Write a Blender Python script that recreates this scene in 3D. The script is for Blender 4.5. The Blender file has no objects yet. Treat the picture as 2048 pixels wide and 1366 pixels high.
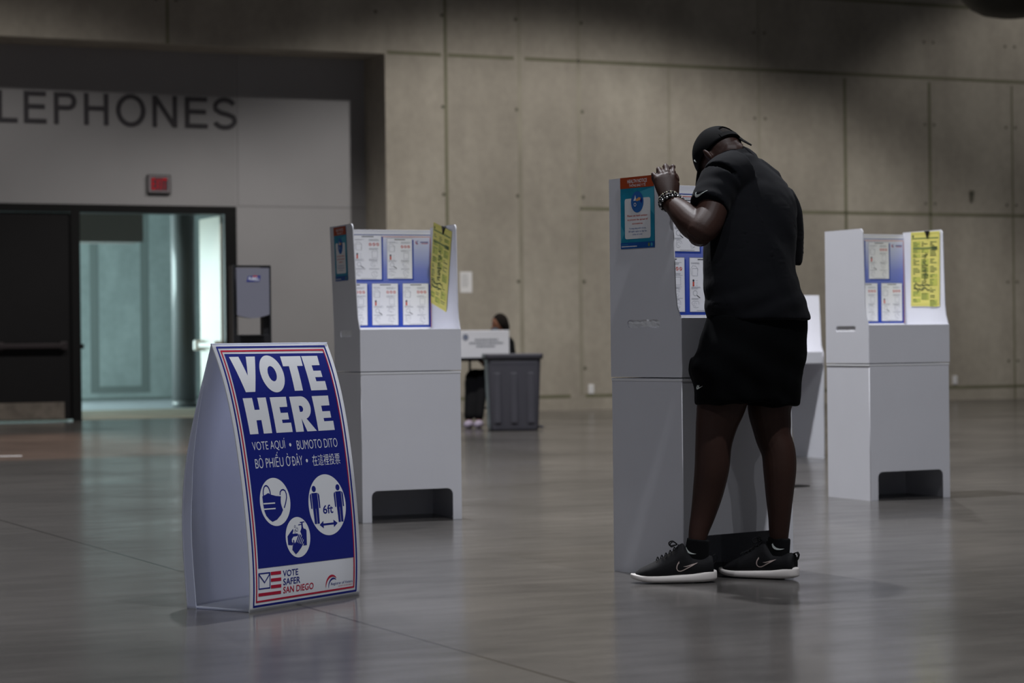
import bpy, bmesh, math, random
from mathutils import Vector, Matrix, noise
from mathutils.bvhtree import BVHTree
random.seed(7)
SC = bpy.context.scene
COL = SC.collection

# ------------------------------------------------------------------ camera
F_PX, CAM_H, ROLL = 4600.0, 0.915, math.radians(0.65)
cam_d = bpy.data.cameras.new('camera')
cam_d.sensor_width = 36.0
cam_d.lens = F_PX / 2048 * 36.0
cam_d.clip_start, cam_d.clip_end = 0.1, 200
cam_d.dof.use_dof = True
cam_d.dof.focus_distance = 8.3
cam_d.dof.aperture_fstop = 4.0
cam = bpy.data.objects.new('camera', cam_d)
COL.objects.link(cam)
cr, sr = math.cos(ROLL), math.sin(ROLL)
cam.matrix_world = Matrix(((cr, sr, 0, 0), (0, 0, -1, 0), (-sr, cr, 0, CAM_H), (0, 0, 0, 1)))
SC.camera = cam

# ------------------------------------------------------------------ colour management, world
SC.view_settings.view_transform = 'Standard'
SC.view_settings.look = 'None'
SC.view_settings.exposure = 0.0
SC.view_settings.gamma = 1.0
SC.view_settings.use_curve_mapping = False
world = bpy.data.worlds.new('hall_ambience')
SC.world = world
world.use_nodes = True
wb = world.node_tree.nodes['Background']
wb.inputs[0].default_value = (0.80, 0.87, 1.0, 1)
wb.inputs[1].default_value = 0.08

# ------------------------------------------------------------------ site frame: s along the hall wall, d into the wall
WO, WE, WN = Vector((-1.58, 29.3, 0)), Vector((0.9026, 0.4305, 0)), Vector((-0.4305, 0.9026, 0))
WANG = math.atan2(0.4305, 0.9026)
def wp(s, d, z=0.0):
    p = WO + WE * s + WN * d
    return Vector((p.x, p.y, z))
def at(px, py, Y):
    x, y = px - 1024.0, py - 683.0
    u, v = x * cr - y * sr, y * cr + x * sr
    return Vector((u / F_PX * Y, Y, CAM_H - v / F_PX * Y))

# ------------------------------------------------------------------ lamps: high-bay downlights on a regular grid under the roof
LAMP_W = 2100.0
def hall_lamp(s, d, power, z=10.0, spot=120, blend=0.30, size=0.16, color=(1.0, 0.93, 0.82)):
    L = bpy.data.lights.new('high_bay_light', 'SPOT')
    L.energy = power
    L.spot_size = math.radians(spot)
    L.spot_blend = blend
    L.shadow_soft_size = size
    L.color = color
    o = bpy.data.objects.new('high_bay_light', L)
    o.location = wp(s, d, z)
    COL.objects.link(o)
    return o
for s, d, k in ((2.1, -7.1, 1.16), (-6.4, -7.1, 0.72),       # row that washes the concrete wall
                (-6.4, -15.6, 1.85), (-6.4, -24.1, 0.90), (-14.9, -24.1, 0.30),   # lamps over the booths
                (2.1, -15.6, 0.3), (-14.9, -32.6, 0.2), (-6.4, -32.6, 0.35)):
    wall_row = d > -8
    hall_lamp(s, d, LAMP_W * k, spot=114, blend=0.22, color=(1.0, 0.96, 0.91) if wall_row else (0.93, 0.95, 1.0))
hall_lamp(11.5, -3.0, LAMP_W * 0.16, z=8.5, spot=114, blend=0.25, color=(1.0, 0.96, 0.91))   # lower lamp near the wall at the right
# corridor daylight from the glazed side, plus a light added for the column
def area_light(name, loc, target, sx, sy, energy, color):
    L = bpy.data.lights.new(name, 'AREA')
    L.shape = 'RECTANGLE'
    L.size, L.size_y, L.energy, L.color = sx, sy, energy, color
    o = bpy.data.objects.new(name, L)
    o.location = loc
    o.rotation_euler = (Vector(target) - Vector(loc)).to_track_quat('-Z', 'Y').to_euler()
    COL.objects.link(o)
    return o
area_light('corridor_daylight', wp(-4.6, 9.4, 1.9), wp(-0.95, 5.6, 1.6), 1.4, 3.2, 170, (0.80, 0.97, 1.0))  # added to brighten the left edge of the column
area_light('corridor_daylight', wp(-6.8, 7.3, 1.9), wp(-1.4, 6.2, 1.3), 3.6, 3.2, 780, (0.70, 0.95, 0.95))

# ------------------------------------------------------------------ materials
def lin(c):
    c = c / 255.0
    return c / 12.92 if c <= 0.04045 else ((c + 0.055) / 1.055) ** 2.4
def rgb(r, g, b):
    return (lin(r), lin(g), lin(b), 1)
MATS = {}
def mat(name, col, rough=0.6, spec=0.4, metal=0.0, var=0.0, vscale=6.0, bump=0.0, bscale=200.0, sheen=0.0, emit=0.0, coat=0.0):
    m = bpy.data.materials.new(name)
    m.use_nodes = True
    nt = m.node_tree
    b = nt.nodes['Principled BSDF']
    b.inputs['Base Color'].default_value = col
    b.inputs['Roughness'].default_value = rough
    b.inputs['Specular IOR Level'].default_value = spec
    b.inputs['Metallic'].default_value = metal
    if sheen:
        b.inputs['Sheen Weight'].default_value = sheen
    if coat:
        b.inputs['Coat Weight'].default_value = coat
    if emit:
        b.inputs['Emission Color'].default_value = col
        b.inputs['Emission Strength'].default_value = emit
    tc = nt.nodes.new('ShaderNodeTexCoord')
    if var:
        n = nt.nodes.new('ShaderNodeTexNoise')
        n.inputs['Scale'].default_value = vscale
        n.inputs['Detail'].default_value = 5
        nt.links.new(tc.outputs['Object'], n.inputs['Vector'])
        r = nt.nodes.new('ShaderNodeMapRange')
        r.inputs['From Min'].default_value, r.inputs['From Max'].default_value = 0.3, 0.7
        r.inputs['To Min'].default_value, r.inputs['To Max'].default_value = 1 - var, 1 + var
        nt.links.new(n.outputs['Fac'], r.inputs['Value'])
        mx = nt.nodes.new('ShaderNodeMix')
        mx.data_type = 'RGBA'
        mx.blend_type = 'MULTIPLY'
        mx.inputs[0].default_value = 1
        mx.inputs[6].default_value = col
        nt.links.new(r.outputs['Result'], mx.inputs[7])
        nt.links.new(mx.outputs[2], b.inputs['Base Color'])
    if bump:
        n2 = nt.nodes.new('ShaderNodeTexNoise')
        n2.inputs['Scale'].default_value = bscale
        n2.inputs['Detail'].default_value = 3
        nt.links.new(tc.outputs['Object'], n2.inputs['Vector'])
        bp = nt.nodes.new('ShaderNodeBump')
        bp.inputs['Strength'].default_value = bump
        bp.inputs['Distance'].default_value = 0.01
        nt.links.new(n2.outputs['Fac'], bp.inputs['Height'])
        nt.links.new(bp.outputs['Normal'], b.inputs['Normal'])
    MATS[name] = m
    return m

def concrete(name, base, warm, scale=1.0, rough=0.75):
    m = bpy.data.materials.new(name)
    m.use_nodes = True
    nt = m.node_tree
    b = nt.nodes['Principled BSDF']
    b.inputs['Roughness'].default_value = rough
    b.inputs['Specular IOR Level'].default_value = 0.3
    tc = nt.nodes.new('ShaderNodeTexCoord')
    mp = nt.nodes.new('ShaderNodeMapping')
    mp.inputs['Scale'].default_value = (1.0, 1.0, 0.45)
    nt.links.new(tc.outputs['Object'], mp.inputs['Vector'])
    n1 = nt.nodes.new('ShaderNodeTexNoise'); n1.inputs['Scale'].default_value = 0.9 * scale; n1.inputs['Detail'].default_value = 8; n1.inputs['Roughness'].default_value = 0.62
    n2 = nt.nodes.new('ShaderNodeTexNoise'); n2.inputs['Scale'].default_value = 9 * scale; n2.inputs['Detail'].default_value = 6
    nt.links.new(mp.outputs[0], n1.inputs['Vector']); nt.links.new(tc.outputs['Object'], n2.inputs['Vector'])
    ad = nt.nodes.new('ShaderNodeMath'); ad.operation = 'MULTIPLY_ADD'
    ad.inputs[1].default_value = 0.25
    nt.links.new(n2.outputs['Fac'], ad.inputs[0]); nt.links.new(n1.outputs['Fac'], ad.inputs[2])
    cr_ = nt.nodes.new('ShaderNodeValToRGB')
    cr_.color_ramp.elements[0].position = 0.38; cr_.color_ramp.elements[0].color = tuple(c * 0.74 for c in base[:3]) + (1,)
    cr_.color_ramp.elements[1].position = 0.85; cr_.color_ramp.elements[1].color = tuple(c * 1.2 for c in warm[:3]) + (1,)
    e2 = cr_.color_ramp.elements.new(0.62); e2.color = base
    nt.links.new(ad.outputs[0], cr_.inputs['Fac'])
    nt.links.new(cr_.outputs[0], b.inputs['Base Color'])
    bp = nt.nodes.new('ShaderNodeBump'); bp.inputs['Strength'].default_value = 0.12; bp.inputs['Distance'].default_value = 0.02
    nt.links.new(n2.outputs['Fac'], bp.inputs['Height']); nt.links.new(bp.outputs['Normal'], b.inputs['Normal'])
    MATS[name] = m
    return m

M_CONC = concrete('fair_faced_concrete', (0.40, 0.365, 0.31, 1), (0.43, 0.40, 0.34, 1))
M_JOINT = mat('joint_sealant', (0.20, 0.195, 0.13, 1), 0.8, var=0.1, vscale=3)
M_SEAM = mat('formwork_seam', (0.34, 0.315, 0.255, 1), 0.8, var=0.12, vscale=2)
M_TIE = mat('tie_hole_plug', (0.15, 0.145, 0.11, 1), 0.85)
M_PAINT = mat('painted_board', (0.31, 0.305, 0.315, 1), 0.65, 0.3, var=0.04, vscale=1.2)
M_PAINT2 = mat('darker_painted_board', (0.285, 0.28, 0.288, 1), 0.65, 0.3, var=0.04, vscale=1.2)  # slightly darker tone for the boards left of the seam
M_PSEAM = mat('board_seam', (0.20, 0.195, 0.20, 1), 0.7)
M_TEAL = concrete('corridor_concrete', (0.19, 0.225, 0.22, 1), (0.21, 0.245, 0.24, 1), 1.0)  # teal cast of the daylight tinted into the concrete colour
M_TEALJ = mat('corridor_joint', (0.11, 0.13, 0.125, 1), 0.8)
M_BLACKM = mat('black_metal', rgb(15, 15, 16), 0.5, 0.25)
M_DOOR = mat('dark_door_paint', rgb(18, 17, 19), 0.55, 0.25, var=0.06)
M_DOORW = mat('pale_door_paint', rgb(232, 228, 214), 0.4, 0.4)
M_STEEL = mat('brushed_steel', rgb(150, 145, 140), 0.38, 0.5, 0.85, var=0.15, vscale=5)
M_PLATE = mat('scuffed_kick_plate', rgb(120, 112, 104), 0.5, 0.5, 0.4, var=0.25, vscale=9)
M_WHITE = mat('white_corrugated_card', rgb(226, 226, 232), 0.62, 0.3, var=0.02, vscale=3, bump=0.03, bscale=90)
M_COROPLAST = mat('white_corrugated_plastic', rgb(232, 234, 238), 0.42, 0.4)
_nt = M_COROPLAST.node_tree
_tr = _nt.nodes.new('ShaderNodeBsdfTranslucent'); _tr.inputs['Color'].default_value = (0.74, 0.77, 0.93, 1)
_mx = _nt.nodes.new('ShaderNodeMixShader'); _mx.inputs[0].default_value = 0.5
_nt.links.new(_nt.nodes['Principled BSDF'].outputs[0], _mx.inputs[1]); _nt.links.new(_tr.outputs[0], _mx.inputs[2])
_nt.links.new(_mx.outputs[0], _nt.nodes['Material Output'].inputs['Surface'])
M_FACE = mat('white_sign_face', rgb(236, 238, 244), 0.45, 0.35)
M_PAPER = mat('white_paper', rgb(238, 238, 240), 0.6, 0.3)
M_NAVY = mat('print_navy', rgb(22, 34, 128), 0.45, 0.35)
M_RED = mat('print_red', rgb(188, 28, 62), 0.45, 0.35)
M_INKW = mat('print_white', rgb(236, 238, 242), 0.45, 0.35)
M_INKG = mat('print_grey', rgb(150, 152, 158), 0.6)
M_INKD = mat('print_dark', rgb(52, 52, 60), 0.6)
M_INKR = mat('print_red_marks', rgb(205, 80, 62), 0.6)
M_BLUE2 = mat('print_shadow_blue', rgb(34, 66, 160), 0.5)
M_ORANGE = mat('print_orange', rgb(172, 68, 28), 0.5)
M_TEALP = mat('print_teal', rgb(24, 140, 172), 0.5, var=0.12, vscale=14)
M_TEALP2 = mat('print_light_teal', rgb(70, 165, 190), 0.5)
M_BLUEP = mat('print_blue', rgb(20, 84, 160), 0.5)
M_DISC = mat('print_disc_blue', rgb(40, 104, 178), 0.5)
M_SKINP = mat('print_skin', rgb(228, 168, 112), 0.5)
M_YELLOW = mat('yellow_paper', rgb(228, 218, 118), 0.6, 0.3)
M_GREENI = mat('print_green_grey', rgb(116, 134, 78), 0.7)
M_GREENI2 = mat('print_pale_green', rgb(196, 198, 92), 0.7)
M_GREEND = mat('print_dark_green', rgb(78, 92, 58), 0.7)
M_CLIP = mat('black_clip', rgb(24, 24, 24), 0.4)
M_SKIN = mat('dark_brown_skin', rgb(54, 33, 26), 0.54, 0.32, var=0.10, vscale=9, bump=0.05, bscale=260)
M_SHIRT = mat('black_jersey', rgb(9, 10, 15), 0.88, 0.15, sheen=0.02, bump=0.08, bscale=500)
M_SHORTS = mat('black_shorts_cloth', rgb(5, 6, 8), 0.85, 0.08, bump=0.06, bscale=500)
M_CAP = mat('black_cap_cloth', rgb(8, 8, 10), 0.85, 0.12)
M_HAIR = mat('short_black_hair', rgb(30, 25, 22), 0.9, 0.2, bump=0.6, bscale=700)
M_SHOE = mat('black_knit', rgb(20, 20, 23), 0.75, 0.25, bump=0.2, bscale=600)
M_SOLE = mat('white_foam_sole', rgb(222, 216, 212), 0.6, 0.3)
M_SOCK = mat('black_sock', rgb(14, 14, 16), 0.9, 0.2, bump=0.2, bscale=600)
M_LOGO = mat('white_logo_print', rgb(225, 232, 228), 0.5)
M_BEADB = mat('black_bead', rgb(16, 16, 18), 0.25, 0.5)
M_BEADS = mat('silver_bead', rgb(190, 190, 190), 0.25, 0.5, 0.9)
M_BEADG = mat('pale_bead', rgb(176, 172, 150), 0.35, 0.5)
M_EYE = mat('eye_white', rgb(225, 220, 212), 0.2)
M_BIN = mat('grey_bin_plastic', rgb(72, 71, 78), 0.5, 0.35, var=0.05)
M_DISP = mat('grey_dispenser_plastic', rgb(122, 122, 134), 0.4, 0.4)
M_STAND = mat('dark_stand_metal', rgb(30, 30, 32), 0.45, 0.4)
M_STANDS = mat('stand_side_metal', rgb(92, 88, 84), 0.5, 0.4)
M_EXITB = mat('exit_sign_face', rgb(138, 130, 134), 0.5, 0.2)
M_EXITR = mat('exit_sign_letters', rgb(196, 14, 30), 0.5, 0.2, emit=0.04)
M_LETTER = mat('dark_grey_letter', rgb(66, 64, 68), 0.6, 0.2)
M_CARPET = mat('corridor_floor_covering', (0.30, 0.32, 0.34, 1), 0.35, 0.5, var=0.06)
M_CARPET2 = mat('threshold_mat', (0.22, 0.19, 0.14, 1), 0.8, 0.3, var=0.15, vscale=3)
M_ROOF = mat('dark_roof', (0.05, 0.05, 0.05, 1), 0.9)
M_LAMP = mat('dark_lamp_shade', rgb(30, 28, 22), 0.55)
M_TABLE = mat('table_top_grey', rgb(170, 168, 172), 0.5)
M_DARKC = mat('dark_cloth', rgb(15, 15, 17), 0.9, 0.1)
M_SKIN2 = mat('brown_skin', rgb(128, 84, 62), 0.5, 0.4)
M_MASK = mat('blue_grey_mask', rgb(70, 84, 96), 0.8)

# polished concrete floor
def floor_material():
    m = bpy.data.materials.new('polished_concrete_floor')
    m.use_nodes = True
    nt = m.node_tree
    N, Lk = nt.nodes, nt.links
    b = N['Principled BSDF']
    b.inputs['Specular IOR Level'].default_value = 0.32
    tc = N.new('ShaderNodeTexCoord')
    n1 = N.new('ShaderNodeTexNoise'); n1.inputs['Scale'].default_value = 0.55; n1.inputs['Detail'].default_value = 9; n1.inputs['Roughness'].default_value = 0.6
    n2 = N.new('ShaderNodeTexNoise'); n2.inputs['Scale'].default_value = 5.0; n2.inputs['Detail'].default_value = 7
    n3 = N.new('ShaderNodeTexNoise'); n3.inputs['Scale'].default_value = 60.0; n3.inputs['Detail'].default_value = 3
    mp = N.new('ShaderNodeMapping'); mp.inputs['Scale'].default_value = (0.5, 1.6, 1)
    Lk.new(tc.outputs['Object'], mp.inputs['Vector'])
    for n in (n1, n3):
        Lk.new(tc.outputs['Object'], n.inputs['Vector'])
    Lk.new(mp.outputs[0], n2.inputs['Vector'])
    a = N.new('ShaderNodeMath'); a.operation = 'MULTIPLY_ADD'; a.inputs[1].default_value = 0.45
    Lk.new(n2.outputs['Fac'], a.inputs[0]); Lk.new(n1.outputs['Fac'], a.inputs[2])
    a2 = N.new('ShaderNodeMath'); a2.operation = 'MULTIPLY_ADD'; a2.inputs[1].default_value = 0.12
    Lk.new(n3.outputs['Fac'], a2.inputs[0]); Lk.new(a.outputs[0], a2.inputs[2])
    r = N.new('ShaderNodeValToRGB')
    r.color_ramp.elements[0].position = 0.60; r.color_ramp.elements[0].color = (0.050, 0.047, 0.045, 1)
    r.color_ramp.elements[1].position = 0.96; r.color_ramp.elements[1].color = (0.118, 0.110, 0.104, 1)
    Lk.new(a2.outputs[0], r.inputs['Fac'])
    # saw-cut joint lines of the slab (object space is the site frame)
    sep = N.new('ShaderNodeSeparateXYZ'); Lk.new(tc.outputs['Object'], sep.inputs[0])
    def line(out, pos, w):
        s = N.new('ShaderNodeMath'); s.operation = 'SUBTRACT'; s.inputs[1].default_value = pos; Lk.new(out, s.inputs[0])
        ab = N.new('ShaderNodeMath'); ab.operation = 'ABSOLUTE'; Lk.new(s.outputs[0], ab.inputs[0])
        lt = N.new('ShaderNodeMath'); lt.operation = 'LESS_THAN'; lt.inputs[1].default_value = w; Lk.new(ab.outputs[0], lt.inputs[0])
        return lt.outputs[0]
    l1 = line(sep.outputs[0], -8.40, 0.009)
    mx = N.new('ShaderNodeMix'); mx.data_type = 'RGBA'; mx.inputs[7].default_value = (0.045, 0.042, 0.040, 1)
    Lk.new(l1, mx.inputs[0]); Lk.new(r.outputs[0], mx.inputs[6])
    # brownish strip of slab in front of the doors
    def edge(out, lo, hi):
        q = N.new('ShaderNodeMapRange'); q.interpolation_type = 'SMOOTHSTEP'
        q.inputs['From Min'].default_value, q.inputs['From Max'].default_value = lo, hi
        Lk.new(out, q.inputs['Value']); return q.outputs['Result']
    def mul(a_, b_):
        q = N.new('ShaderNodeMath'); q.operation = 'MULTIPLY'; Lk.new(a_, q.inputs[0]); Lk.new(b_, q.inputs[1]); return q.outputs[0]
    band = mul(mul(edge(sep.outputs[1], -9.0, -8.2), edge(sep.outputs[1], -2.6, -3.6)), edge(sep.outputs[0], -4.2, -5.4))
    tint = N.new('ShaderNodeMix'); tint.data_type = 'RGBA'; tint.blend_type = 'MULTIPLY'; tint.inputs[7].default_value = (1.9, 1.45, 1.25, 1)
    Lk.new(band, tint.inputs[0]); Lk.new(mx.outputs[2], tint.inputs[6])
    Lk.new(tint.outputs[2], b.inputs['Base Color'])
    rr = N.new('ShaderNodeMapRange')
    rr.inputs['From Min'].default_value, rr.inputs['From Max'].default_value = 0.55, 1.0
    rr.inputs['To Min'].default_value, rr.inputs['To Max'].default_value = 0.25, 0.15
    Lk.new(a2.outputs[0], rr.inputs['Value']); Lk.new(rr.outputs['Result'], b.inputs['Roughness'])
    bp = N.new('ShaderNodeBump'); bp.inputs['Strength'].default_value = 0.022; bp.inputs['Distance'].default_value = 0.01
    Lk.new(n2.outputs['Fac'], bp.inputs['Height']); Lk.new(bp.outputs['Normal'], b.inputs['Normal'])
    return m
M_FLOOR = floor_material()

def gradient_material():
    m = bpy.data.materials.new('print_blue_gradient')
    m.use_nodes = True
    nt = m.node_tree
    b = nt.nodes['Principled BSDF']; b.inputs['Roughness'].default_value = 0.5
    tc = nt.nodes.new('ShaderNodeTexCoord'); sp = nt.nodes.new('ShaderNodeSeparateXYZ')
    nt.links.new(tc.outputs['Object'], sp.inputs[0])
    r = nt.nodes.new('ShaderNodeMapRange'); r.inputs['From Min'].default_value = 0.0; r.inputs['From Max'].default_value = 0.5
    nt.links.new(sp.outputs[1], r.inputs['Value'])
    cr2 = nt.nodes.new('ShaderNodeValToRGB')
    e = cr2.color_ramp.elements
    e[0].position = 0.0; e[0].color = rgb(20, 62, 176)
    e[1].position = 1.0; e[1].color = rgb(232, 232, 240)
    x = e.new(0.35); x.color = rgb(70, 92, 186)
    x = e.new(0.62); x.color = rgb(128, 140, 205)
    x = e.new(0.9); x.color = rgb(205, 210, 230)
    nt.links.new(r.outputs['Result'], cr2.inputs['Fac']); nt.links.new(cr2.outputs[0], b.inputs['Base Color'])
    return m
M_GRAD = gradient_material()

# ------------------------------------------------------------------ object helpers
def thing(name, label, cat, loc=(0, 0, 0), rotz=0.0, group=None):
    o = bpy.data.objects.new(name, None)
    o.empty_display_size = 0.1
    COL.objects.link(o)
    o.location = loc
    o.rotation_euler = (0, 0, rotz)
    o['label'] = label
    o['category'] = cat
    if group:
        o['group'] = group
    return o
def tag(o, label, cat, group=None):
    o['label'] = label
    o['category'] = cat
    if group:
        o['group'] = group
    return o
def link_mesh(name, me, mats, parent=None, smooth=False, structure=False, loc=None, rotz=None):
    if not isinstance(mats, (list, tuple)):
        mats = [mats]
    for m in mats:
        me.materials.append(m)
    if smooth:
        for p in me.polygons:
            p.use_smooth = True
    o = bpy.data.objects.new(name, me)
    COL.objects.link(o)
    if parent is not None:
        o.parent = parent
    if structure:
        o['kind'] = 'structure'
    if loc is not None:
        o.location = loc
    if rotz is not None:
        o.rotation_euler = (0, 0, rotz)
    return o
def bm_obj(name, bm, mats, parent=None, smooth=False, structure=False, loc=None, rotz=None):
    me = bpy.data.meshes.new(name)
    bmesh.ops.recalc_face_normals(bm, faces=bm.faces[:])
    bm.to_mesh(me)
    bm.free()
    return link_mesh(name, me, mats, parent, smooth, structure, loc, rotz)
def box(bm, x0, x1, y0, y1, z0, z1, mi=0, bevel=0.0, mtx=None):
    vs = [bm.verts.new((x, y, z)) for x in (x0, x1) for y in (y0, y1) for z in (z0, z1)]
    fs = []
    for q in ((0, 1, 3, 2), (4, 6, 7, 5), (0, 4, 5, 1), (2, 3, 7, 6), (0, 2, 6, 4), (1, 5, 7, 3)):
        f = bm.faces.new([vs[i] for i in q]); f.material_index = mi; fs.append(f)
    if bevel:
        es = list({e for f in fs for e in f.edges})
        r = bmesh.ops.bevel(bm, geom=es, offset=bevel, segments=2, affect='EDGES', profile=0.6)
        vs = list({v for f in r['faces'] for v in f.verts} | {v for v in vs if v.is_valid})
        for f in r['faces']:
            f.material_index = mi
    if mtx is not None:
        for v in vs:
            if v.is_valid:
                v.co = mtx @ v.co
    return vs
def cyl(bm, p0, p1, r0, r1=None, n=20, mi=0, cap=True):
    p0, p1 = Vector(p0), Vector(p1)
    r1 = r0 if r1 is None else r1
    ax = (p1 - p0).normalized()
    t = ax.orthogonal().normalized(); w = ax.cross(t)
    A = [bm.verts.new(p0 + (t * math.cos(2 * math.pi * i / n) + w * math.sin(2 * math.pi * i / n)) * r0) for i in range(n)]
    B = [bm.verts.new(p1 + (t * math.cos(2 * math.pi * i / n) + w * math.sin(2 * math.pi * i / n)) * r1) for i in range(n)]
    for i in range(n):
        j = (i + 1) % n
        f = bm.faces.new((A[i], A[j], B[j], B[i])); f.material_index = mi; f.smooth = True
    if cap:
        f = bm.faces.new(A[::-1]); f.material_index = mi
        f = bm.faces.new(B); f.material_index = mi
def ball(bm, c, r, n=10, mi=0, axes=None):
    c = Vector(c)
    vs = []
    for i in range(n + 1):
        th = math.pi * i / n
        row = []
        for j in range(2 * n):
            ph = math.pi * j / n
            q = Vector((math.sin(th) * math.cos(ph), math.sin(th) * math.sin(ph), math.cos(th)))
            if axes is None:
                q = q * r
            else:
                q = axes[0] * q.x + axes[1] * q.y + axes[2] * q.z
            if i in (0, n) and j:
                row.append(row[0])
            else:
                row.append(bm.verts.new(c + q))
        vs.append(row)
    for i in range(n):
        for j in range(2 * n):
            k = (j + 1) % (2 * n)
            q = [vs[i][j], vs[i][k], vs[i + 1][k], vs[i + 1][j]]
            u = []
            for v in q:
                if v not in u:
                    u.append(v)
            if len(u) > 2:
                try:
                    f = bm.faces.new(u); f.material_index = mi; f.smooth = True
                except ValueError:
                    pass
def curve_mesh(polys, thick=0.0):
    """filled 2D polygons (outer rings and holes, even-odd) -> mesh, extruded by thick"""
    cu = bpy.data.curves.new('tmp', 'CURVE')
    cu.dimensions = '2D'; cu.fill_mode = 'BOTH'; cu.extrude = thick / 2
    for pts in polys:
        sp = cu.splines.new('POLY'); sp.points.add(len(pts) - 1)
        for p, q in zip(sp.points, pts):
            p.co = (q[0], q[1], 0, 1)
        sp.use_cyclic_u = True
    o = bpy.data.objects.new('tmp', cu)
    COL.objects.link(o)
    me = bpy.data.meshes.new_from_object(o.evaluated_get(bpy.context.evaluated_depsgraph_get()))
    bpy.data.objects.remove(o); bpy.data.curves.remove(cu)
    return me
def panel(bm, polys, thick, mtx, mi=0):
    me = curve_mesh(polys, thick)
    n0 = len(bm.verts); f0 = len(bm.faces)
    bm.from_mesh(me)
    bm.verts.ensure_lookup_table(); bm.faces.ensure_lookup_table()
    for v in bm.verts[n0:]:
        v.co = mtx @ v.co
    for f in bm.faces[f0:]:
        f.material_index = mi
    bpy.data.meshes.remove(me)
def axes_mtx(o, x, y):
    x, y = Vector(x), Vector(y); z = x.cross(y)
    o = Vector(o)
    return Matrix(((x.x, y.x, z.x, o.x), (x.y, y.y, z.y, o.y), (x.z, y.z, z.z, o.z), (0, 0, 0, 1)))
def arc(cx, cy, rx, ry, a0=0.0, a1=360.0, n=40, end=False):
    m = n if not end else n - 1
    return [(cx + rx * math.cos(math.radians(a0 + (a1 - a0) * i / m)), cy + ry * math.sin(math.radians(a0 + (a1 - a0) * i / m))) for i in range(n)]
def rrect(x0, y0, x1, y1, r, n=6):
    pts = []
    for cx, cy, a in ((x1 - r, y1 - r, 0), (x0 + r, y1 - r, 90), (x0 + r, y0 + r, 180), (x1 - r, y0 + r, 270)):
        pts += [(cx + r * math.cos(math.radians(a + 90 * i / n)), cy + r * math.sin(math.radians(a + 90 * i / n))) for i in range(n + 1)]
    return pts
def stroke(pts, w, closed=False):
    """outline polygon of a polyline of width w"""
    L, R = [], []
    n = len(pts)
    for i in range(n):
        a = Vector(pts[(i - 1) % n] if (closed or i) else pts[i]); b = Vector(pts[(i + 1) % n] if (closed or i < n - 1) else pts[i])
        t = (b - a).normalized(); q = Vector((-t.y, t.x)) * w / 2
        p = Vector(pts[i]); L.append((p.x + q.x, p.y + q.y)); R.append((p.x - q.x, p.y - q.y))
    if closed:
        return [L, R]
    return [L + R[::-1]]

class Canvas:
    """printed artwork: flat layers of ink, each a fraction of a millimetre thick"""
    def __init__(self, step=0.00035):
        self.bm = bmesh.new(); self.mats = []; self.step = step
    def mi(self, m):
        if m not in self.mats:
            self.mats.append(m)
        return self.mats.index(m)
    def poly(self, polys, m, layer=1):
        if polys and not isinstance(polys[0], (list, tuple)) or (polys and isinstance(polys[0][0], (int, float))):
            polys = [polys]
        panel(self.bm, polys, 0.0, Matrix.Translation((0, 0, layer * self.step)), self.mi(m))
    def rect(self, x0, y0, x1, y1, m, layer=1):
        z = layer * self.step
        f = self.bm.faces.new([self.bm.verts.new(p) for p in ((x0, y0, z), (x1, y0, z), (x1, y1, z), (x0, y1, z))])
        f.material_index = self.mi(m)
    def text(self, s, x0, y0, x1, y1, m, layer=1, offset=0.0, shear=0.0, ref=None):
        """text fitted into the box; ref = string whose ink height spans y0..y1"""
        def mk(body):
            cu = bpy.data.curves.new('tmp', 'FONT'); cu.body = body; cu.size = 1.0; cu.offset = offset; cu.shear = shear; cu.resolution_u = 4
            o = bpy.data.objects.new('tmp', cu); COL.objects.link(o)
            me = bpy.data.meshes.new_from_object(o.evaluated_get(bpy.context.evaluated_depsgraph_get()))
            bpy.data.objects.remove(o); bpy.data.curves.remove(cu)
            return me
        me = mk(s)
        if not len(me.vertices):
            return
        xs = [v.co.x for v in me.vertices]; ys = [v.co.y for v in me.vertices]
        if ref:
            mr = mk(ref); ry = [v.co.y for v in mr.vertices]; lo, hi = min(ry), max(ry); bpy.data.meshes.remove(mr)
        else:
            lo, hi = min(ys), max(ys)
        sx = (x1 - x0) / (max(xs) - min(xs)); sy = (y1 - y0) / (hi - lo)
        M = Matrix(((sx, 0, 0, x0 - min(xs) * sx), (0, sy, 0, y0 - lo * sy), (0, 0, 1, layer * self.step), (0, 0, 0, 1)))
        n0 = len(self.bm.verts); f0 = len(self.bm.faces)
        self.bm.from_mesh(me); bpy.data.meshes.remove(me)
        self.bm.verts.ensure_lookup_table(); self.bm.faces.ensure_lookup_table()
        k = self.mi(m)
        for v in self.bm.verts[n0:]:
            v.co = M @ v.co
        for f in self.bm.faces[f0:]:
            f.material_index = k
    def done(self, name, parent=None, mtx=None, keep_local=True):
        me = bpy.data.meshes.new(name)
        for f in self.bm.faces:
            if f.normal.z < 0:
                f.normal_flip()
        self.bm.to_mesh(me); self.bm.free()
        o = link_mesh(name, me, self.mats, parent)
        if mtx is not None:
            o.matrix_local = mtx
        return o

SWOOSH = [(1.0, .44), (.72, .31), (.5, .20), (.33, .11), (.2, .06), (.1, .06), (.03, .11), (0, .2), (.02, .31), (.07, .41), (.14, .51), (.115, .42), (.11, .34), (.14, .28), (.2, .25), (.3, .25), (.45, .28), (.7, .35)]
SWOOSH = [(x, y - 0.06) for x, y in SWOOSH]

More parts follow.
